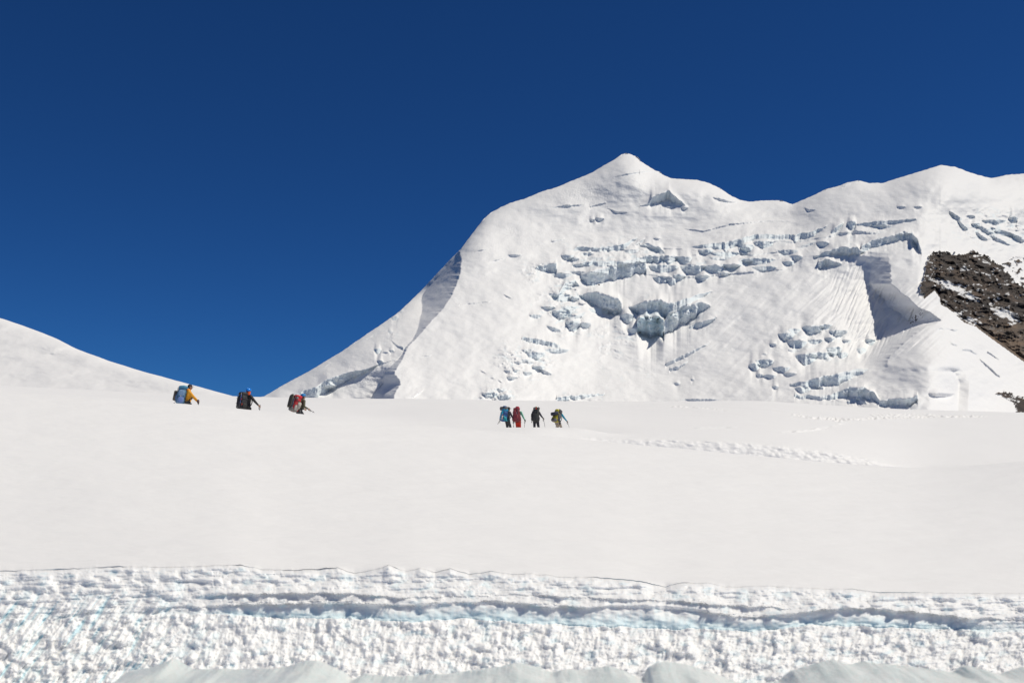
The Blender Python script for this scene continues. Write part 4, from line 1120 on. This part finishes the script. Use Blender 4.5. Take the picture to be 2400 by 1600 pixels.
# 2: black jacket, blue helmet with orange scarf
r, T, mw, g, wr = hiker(579, 45.5, -38, 6, (.018, .016, .018), (.02, .02, .025), 'helmet', (.01, .22, .75), (.52, .26, .98), (-.30, .30, 1.05),
    'person in black with a bright blue helmet and orange neck scarf', ((0, 0, 1), (0, .1, 1)), neck_col=(.80, .10, .02), scale=1.04)
pole(mw, g[0], (.50, .26, .02), 'trekking pole beside the black jacketed person in the blue helmet')
backpack(T, 'plain black pack on the back of the person in the blue helmet', .42, .66, .34, (.022, .022, .026), (.02, .02, .02), pocket=(.028, .028, .032), tilt=-3,
    extras=[('line', [(.12, -.345, .62), (.13, -.35, .40), (.12, -.345, .22)], (.012,), (.12, .16, .42), 0), ('clip', (.11, -.35, .66), (.02, .012, .02), (.6, .6, .6), 0), ('clip', (.16, -.34, .42), (.018, .012, .03), (.5, .02, .03), 0),
            ('clip', (.18, -.30, .20), (.02, .012, .05), (.75, .08, .03), 0), ('clip', (.05, -.36, .22), (.02, .012, .012), (.7, .7, .6), 0), ('clip', (.0, -.36, .05), (.03, .012, .010), (.6, .6, .6), 0)])
# 3: bent under a red pack
r, T, mw, g, wr = hiker(701, 46, -48, 19, (.09, .08, .045), (.035, .035, .04), 'helmet', (.01, .20, .50), (.24, .34, .98), (-.18, .38, .98),
    'person bent forward under a big red pack, blue helmet just showing', ((.1, .4, 1), (.1, .4, 1)), crouch=.06, scale=.98)
pole(mw, g[0], (.36, .62, .80), 'short raised trekking pole in front of the person with the big red pack')
backpack(T, 'bulging red pack with grey mesh and an olive foam sheet', .46, .70, .34, (.42, .02, .025), (.06, .06, .065), pocket=(.05, .055, .075), lid=(.62, .02, .03), side=(.40, .37, .33), tilt=-2, roll=0,
    extras=[('sheet', (-.10, -.41, .44), (.17, .035, .33), (.085, .075, .05), (0, -10)), ('patch', (.02, -.375, .38), (.12, .04, .20), (.055, .06, .085), (0, 0)), ('patch', (0, -.19, .08), (.22, .19, .10), (.18, .18, .17), (0, 0)),
            ('roll', (.27, -.10, .30), (.30, .085), (.42, .38, .33), (0, 90, 0)), ('patch', (.20, -.28, .62), (.06, .05, .05), (.25, .24, .22), (0, 0)), ('line', [(.30, .02, .12), (.33, .05, -.02), (.36, .06, -.10)], (.008,), (.2, .2, .2), 0),
            ('line', [(.28, -.17, .32), (.30, -.15, .22), (.30, -.02, .16)], (.014,), BLACK, 0)])
# 4: blue pack with grey bedroll
r, T, mw, g, wr = hiker(1189, 62.5, -58, 8, (.11, .105, .115), (.05, .05, .055), 'cap', (.02, .02, .022), (.46, .22, .92), (-.26, .28, 1.0),
    'person in a grey jacket and black cap under a blue pack with bedroll', ((0, 0, 1), (0, .1, 1)), gloves=BLACK, feet=((.1, .1), (-.1, -.1)))
pole(mw, g[0], (.36, .10, .02), 'thin trekking pole beside the person in grey with the blue pack')
backpack(T, 'bright blue pack with a grey rolled mat across its top', .44, .68, .36, (.02, .09, .28), (.02, .22, .30), pocket=(.01, .30, .52), lid=(.02, .30, .52), side=(.02, .30, .38), tilt=-4,
    extras=[('roll', (-.05, -.24, .80), (.48, .13), (.13, .125, .125), (0, -6, 25)), ('patch', (.0, -.20, .92), (.15, .13, .05), (.03, .14, .36), (0, 0)), ('bottle', (.17, -.38, .10), (.07, .16), (.36, .35, .36), 0),
            ('patch', (.10, -.385, .48), (.07, .03, .12), (.01, .42, .60), (0, 0)), ('line', [(.20, -.30, .30), (.32, -.20, .10), (.38, -.12, .02)], (.035,), (.02, .36, .42), 0), ('line', [(-.1, -.36, .0), (-.16, -.38, -.14), (-.22, -.38, -.22)], (.016,), BLACK, 0),
            ('line', [(-.04, -.36, -.02), (.0, -.38, -.16)], (.014,), BLACK, 0), ('clip', (.18, -.39, .36), (.03, .02, .03), (.3, .02, .08), 0), ('clip', (.15, -.38, .42), (.02, .02, .02), (.6, .7, .7), 0), ('clip', (-.02, -.39, .33), (.015, .02, .05), (.25, .6, .7), 0)])
# 5: dark red pack, mint sleeve, red trousers
r, T, mw, g, wr = hiker(1214, 62.5, -16, 5, (.18, .50, .36), (.62, .035, .015), 'beanie', (.16, .03, .06), (.44, .10, .88), (-.30, .14, .92),
    'person with mint green sleeves and bright red trousers under a dark red pack', ((0, 0, 1), (0, .1, 1)), gloves=BLACK, feet=((.07, .08), (-.07, -.08)))
pole(mw, g[0], (.34, .0, .02), 'thin trekking pole right of the person in bright red trousers')
pole(mw, g[1], (-.20, -.05, .02), 'thin trekking pole left of the person in bright red trousers')
backpack(T, 'tall maroon pack above bright red trousers', .46, .76, .34, (.20, .025, .035), (.05, .04, .045), pocket=(.28, .045, .055), lid=(.25, .03, .045), side=(.17, .02, .03), tilt=-3, roll=-3,
    extras=[('patch', (.08, -.20, .84), (.12, .14, .10), (.42, .04, .06), (0, 0)), ('patch', (-.08, -.33, .55), (.09, .04, .16), (.28, .05, .06), (0, 0)), ('line', [(.05, -.36, .55), (.06, -.37, .28)], (.008,), (.35, .3, .4), 0), ('clip', (-.12, -.35, .78), (.02, .01, .02), (.6, .3, .3), 0)])
# 6: black figure striding
r, T, mw, g, wr = hiker(1256, 62.5, -10, 6, (.055, .055, .08), (.022, .022, .034), 'beanie', (.02, .02, .02), (.42, .34, 1.06), (-.26, .25, 1.0),
    'person in dark clothes striding with legs apart under a black pack', ((0, 0, 1), (0, .1, 1)), gloves=(.12, .09, .08), feet=((.22, -.05), (-.14, .05)))
pole(mw, g[0], (.62, .40, .02), 'long trekking pole held out by the person with the black pack')
backpack(T, 'black pack with a red and yellow patch on its lid', .44, .78, .34, (.035, .036, .036), (.025, .025, .028), pocket=(.042, .044, .042), tilt=-4, roll=4,
    extras=[('clip', (.02, -.39, .77), (.045, .02, .035), (.55, .02, .02), 0), ('clip', (.03, -.37, .87), (.04, .03, .03), (.60, .42, .15), 0), ('clip', (-.06, -.38, .76), (.02, .02, .02), (.7, .7, .7), 0), ('line', [(.14, -.37, .80), (.16, -.37, .55), (.12, -.37, .35)], (.012,), (.12, .13, .10), 0),
            ('line', [(-.24, -.2, .72), (-.25, -.2, .56)], (.01,), (.45, .40, .38), 0), ('bottle', (-.25, -.18, .30), (.05, .16), BLACK, 0), ('line', [(.05, -.1, .86), (.12, -.1, .94), (.20, -.1, .86)], (.016,), (.05, .05, .05), 0), ('line', [(-.2, -.18, .02), (-.22, -.2, -.10)], (.02,), (.03, .03, .03), 0)])
# 7: yellow pack with dark roll, teal sleeve
r, T, mw, g, wr = hiker(1307, 62.5, -34, 20, (.0, .26, .40), (.38, .31, .24), 'cap', (.05, .05, .06), (.44, .44, .84), (-.26, .3, .95),
    'person with a teal sleeve and tan trousers stooping under a yellow pack', ((0, 0, 1), (0, .1, 1)), gloves=(.08, .05, .05), crouch=.10, feet=((.08, .1), (-.08, -.1)))
pole(mw, g[0], (.72, .52, .02), 'long trekking pole held out by the stooping person with the teal sleeve')
pole(mw, g[1], (-.16, -.1, .02), 'trekking pole on the left of the stooping person in tan trousers')
backpack(T, 'yellow pack with a dark blue rolled mat tied across it', .46, .66, .34, (.42, .36, .03), (.06, .06, .065), pocket=(.40, .36, .03), lid=(.48, .42, .02), side=(.05, .05, .055), tilt=-10,
    extras=[('roll', (-.02, -.42, .42), (.48, .11), (.04, .045, .07), (0, -10, 0)), ('patch', (-.02, -.20, .74), (.16, .15, .11), (.50, .44, .03), (0, 0)), ('patch', (.17, -.16, .68), (.11, .14, .15), (.06, .06, .07), (0, 0)), ('patch', (.0, -.30, .02), (.20, .12, .09), (.13, .125, .13), (0, 0)), ('clip', (.0, -.42, .27), (.02, .02, .13), (.06, .04, .03), 0),
            ('patch', (.24, -.18, .36), (.07, .14, .16), (.10, .10, .105), (0, 0)), ('line', [(.28, -.05, .10), (.32, -.05, -.14)], (.045,), BLACK, 0), ('line', [(-.02, -.32, -.05), (-.02, -.33, -.16)], (.012,), (.4, .12, .08), 0)])

# ------------------------------------------------------------------ slack rope between hikers lies in the hollow (hidden); small stones on the icefall
def stone(u, v, sz, label):
    c = int(np.searchsorted(us, u)); r0 = int(np.argmin(np.abs(V[:, c] - v)))
    p = P[r0, c]
    bm = bmesh.new(); bmesh.ops.create_icosphere(bm, subdivisions=3, radius=1)
    rnd = random.Random(int(u))
    ph = [rnd.uniform(0, 6) for _ in range(3)]
    for vv in bm.verts:
        f_ = 1 + .25 * math.sin(vv.co.x * 3 + ph[0]) + .2 * math.sin(vv.co.z * 5 + ph[1]) + .15 * math.sin(vv.co.y * 6 + ph[2])
        vv.co = Vector((vv.co.x * sz[0] * f_, vv.co.y * sz[0] * f_, vv.co.z * sz[1] * f_))
    o = finish('boulder', bm, cm((.03, .028, .03), .9), None, False)
    o.location = (p[0], p[1] - sz[0] * .3, p[2])
    tag(o, label, 'boulder', None)
stone(1403, 668, (2.2, 2.2), 'small dark boulder under the broad ice cliff of the upper icefall')
stone(1541, 747, (3.0, 1.6), 'dark boulder near the roof of the shaded ice hollow')
stone(1499, 779, (2.2, 1.4), 'dark boulder low at the left side of the shaded ice hollow')
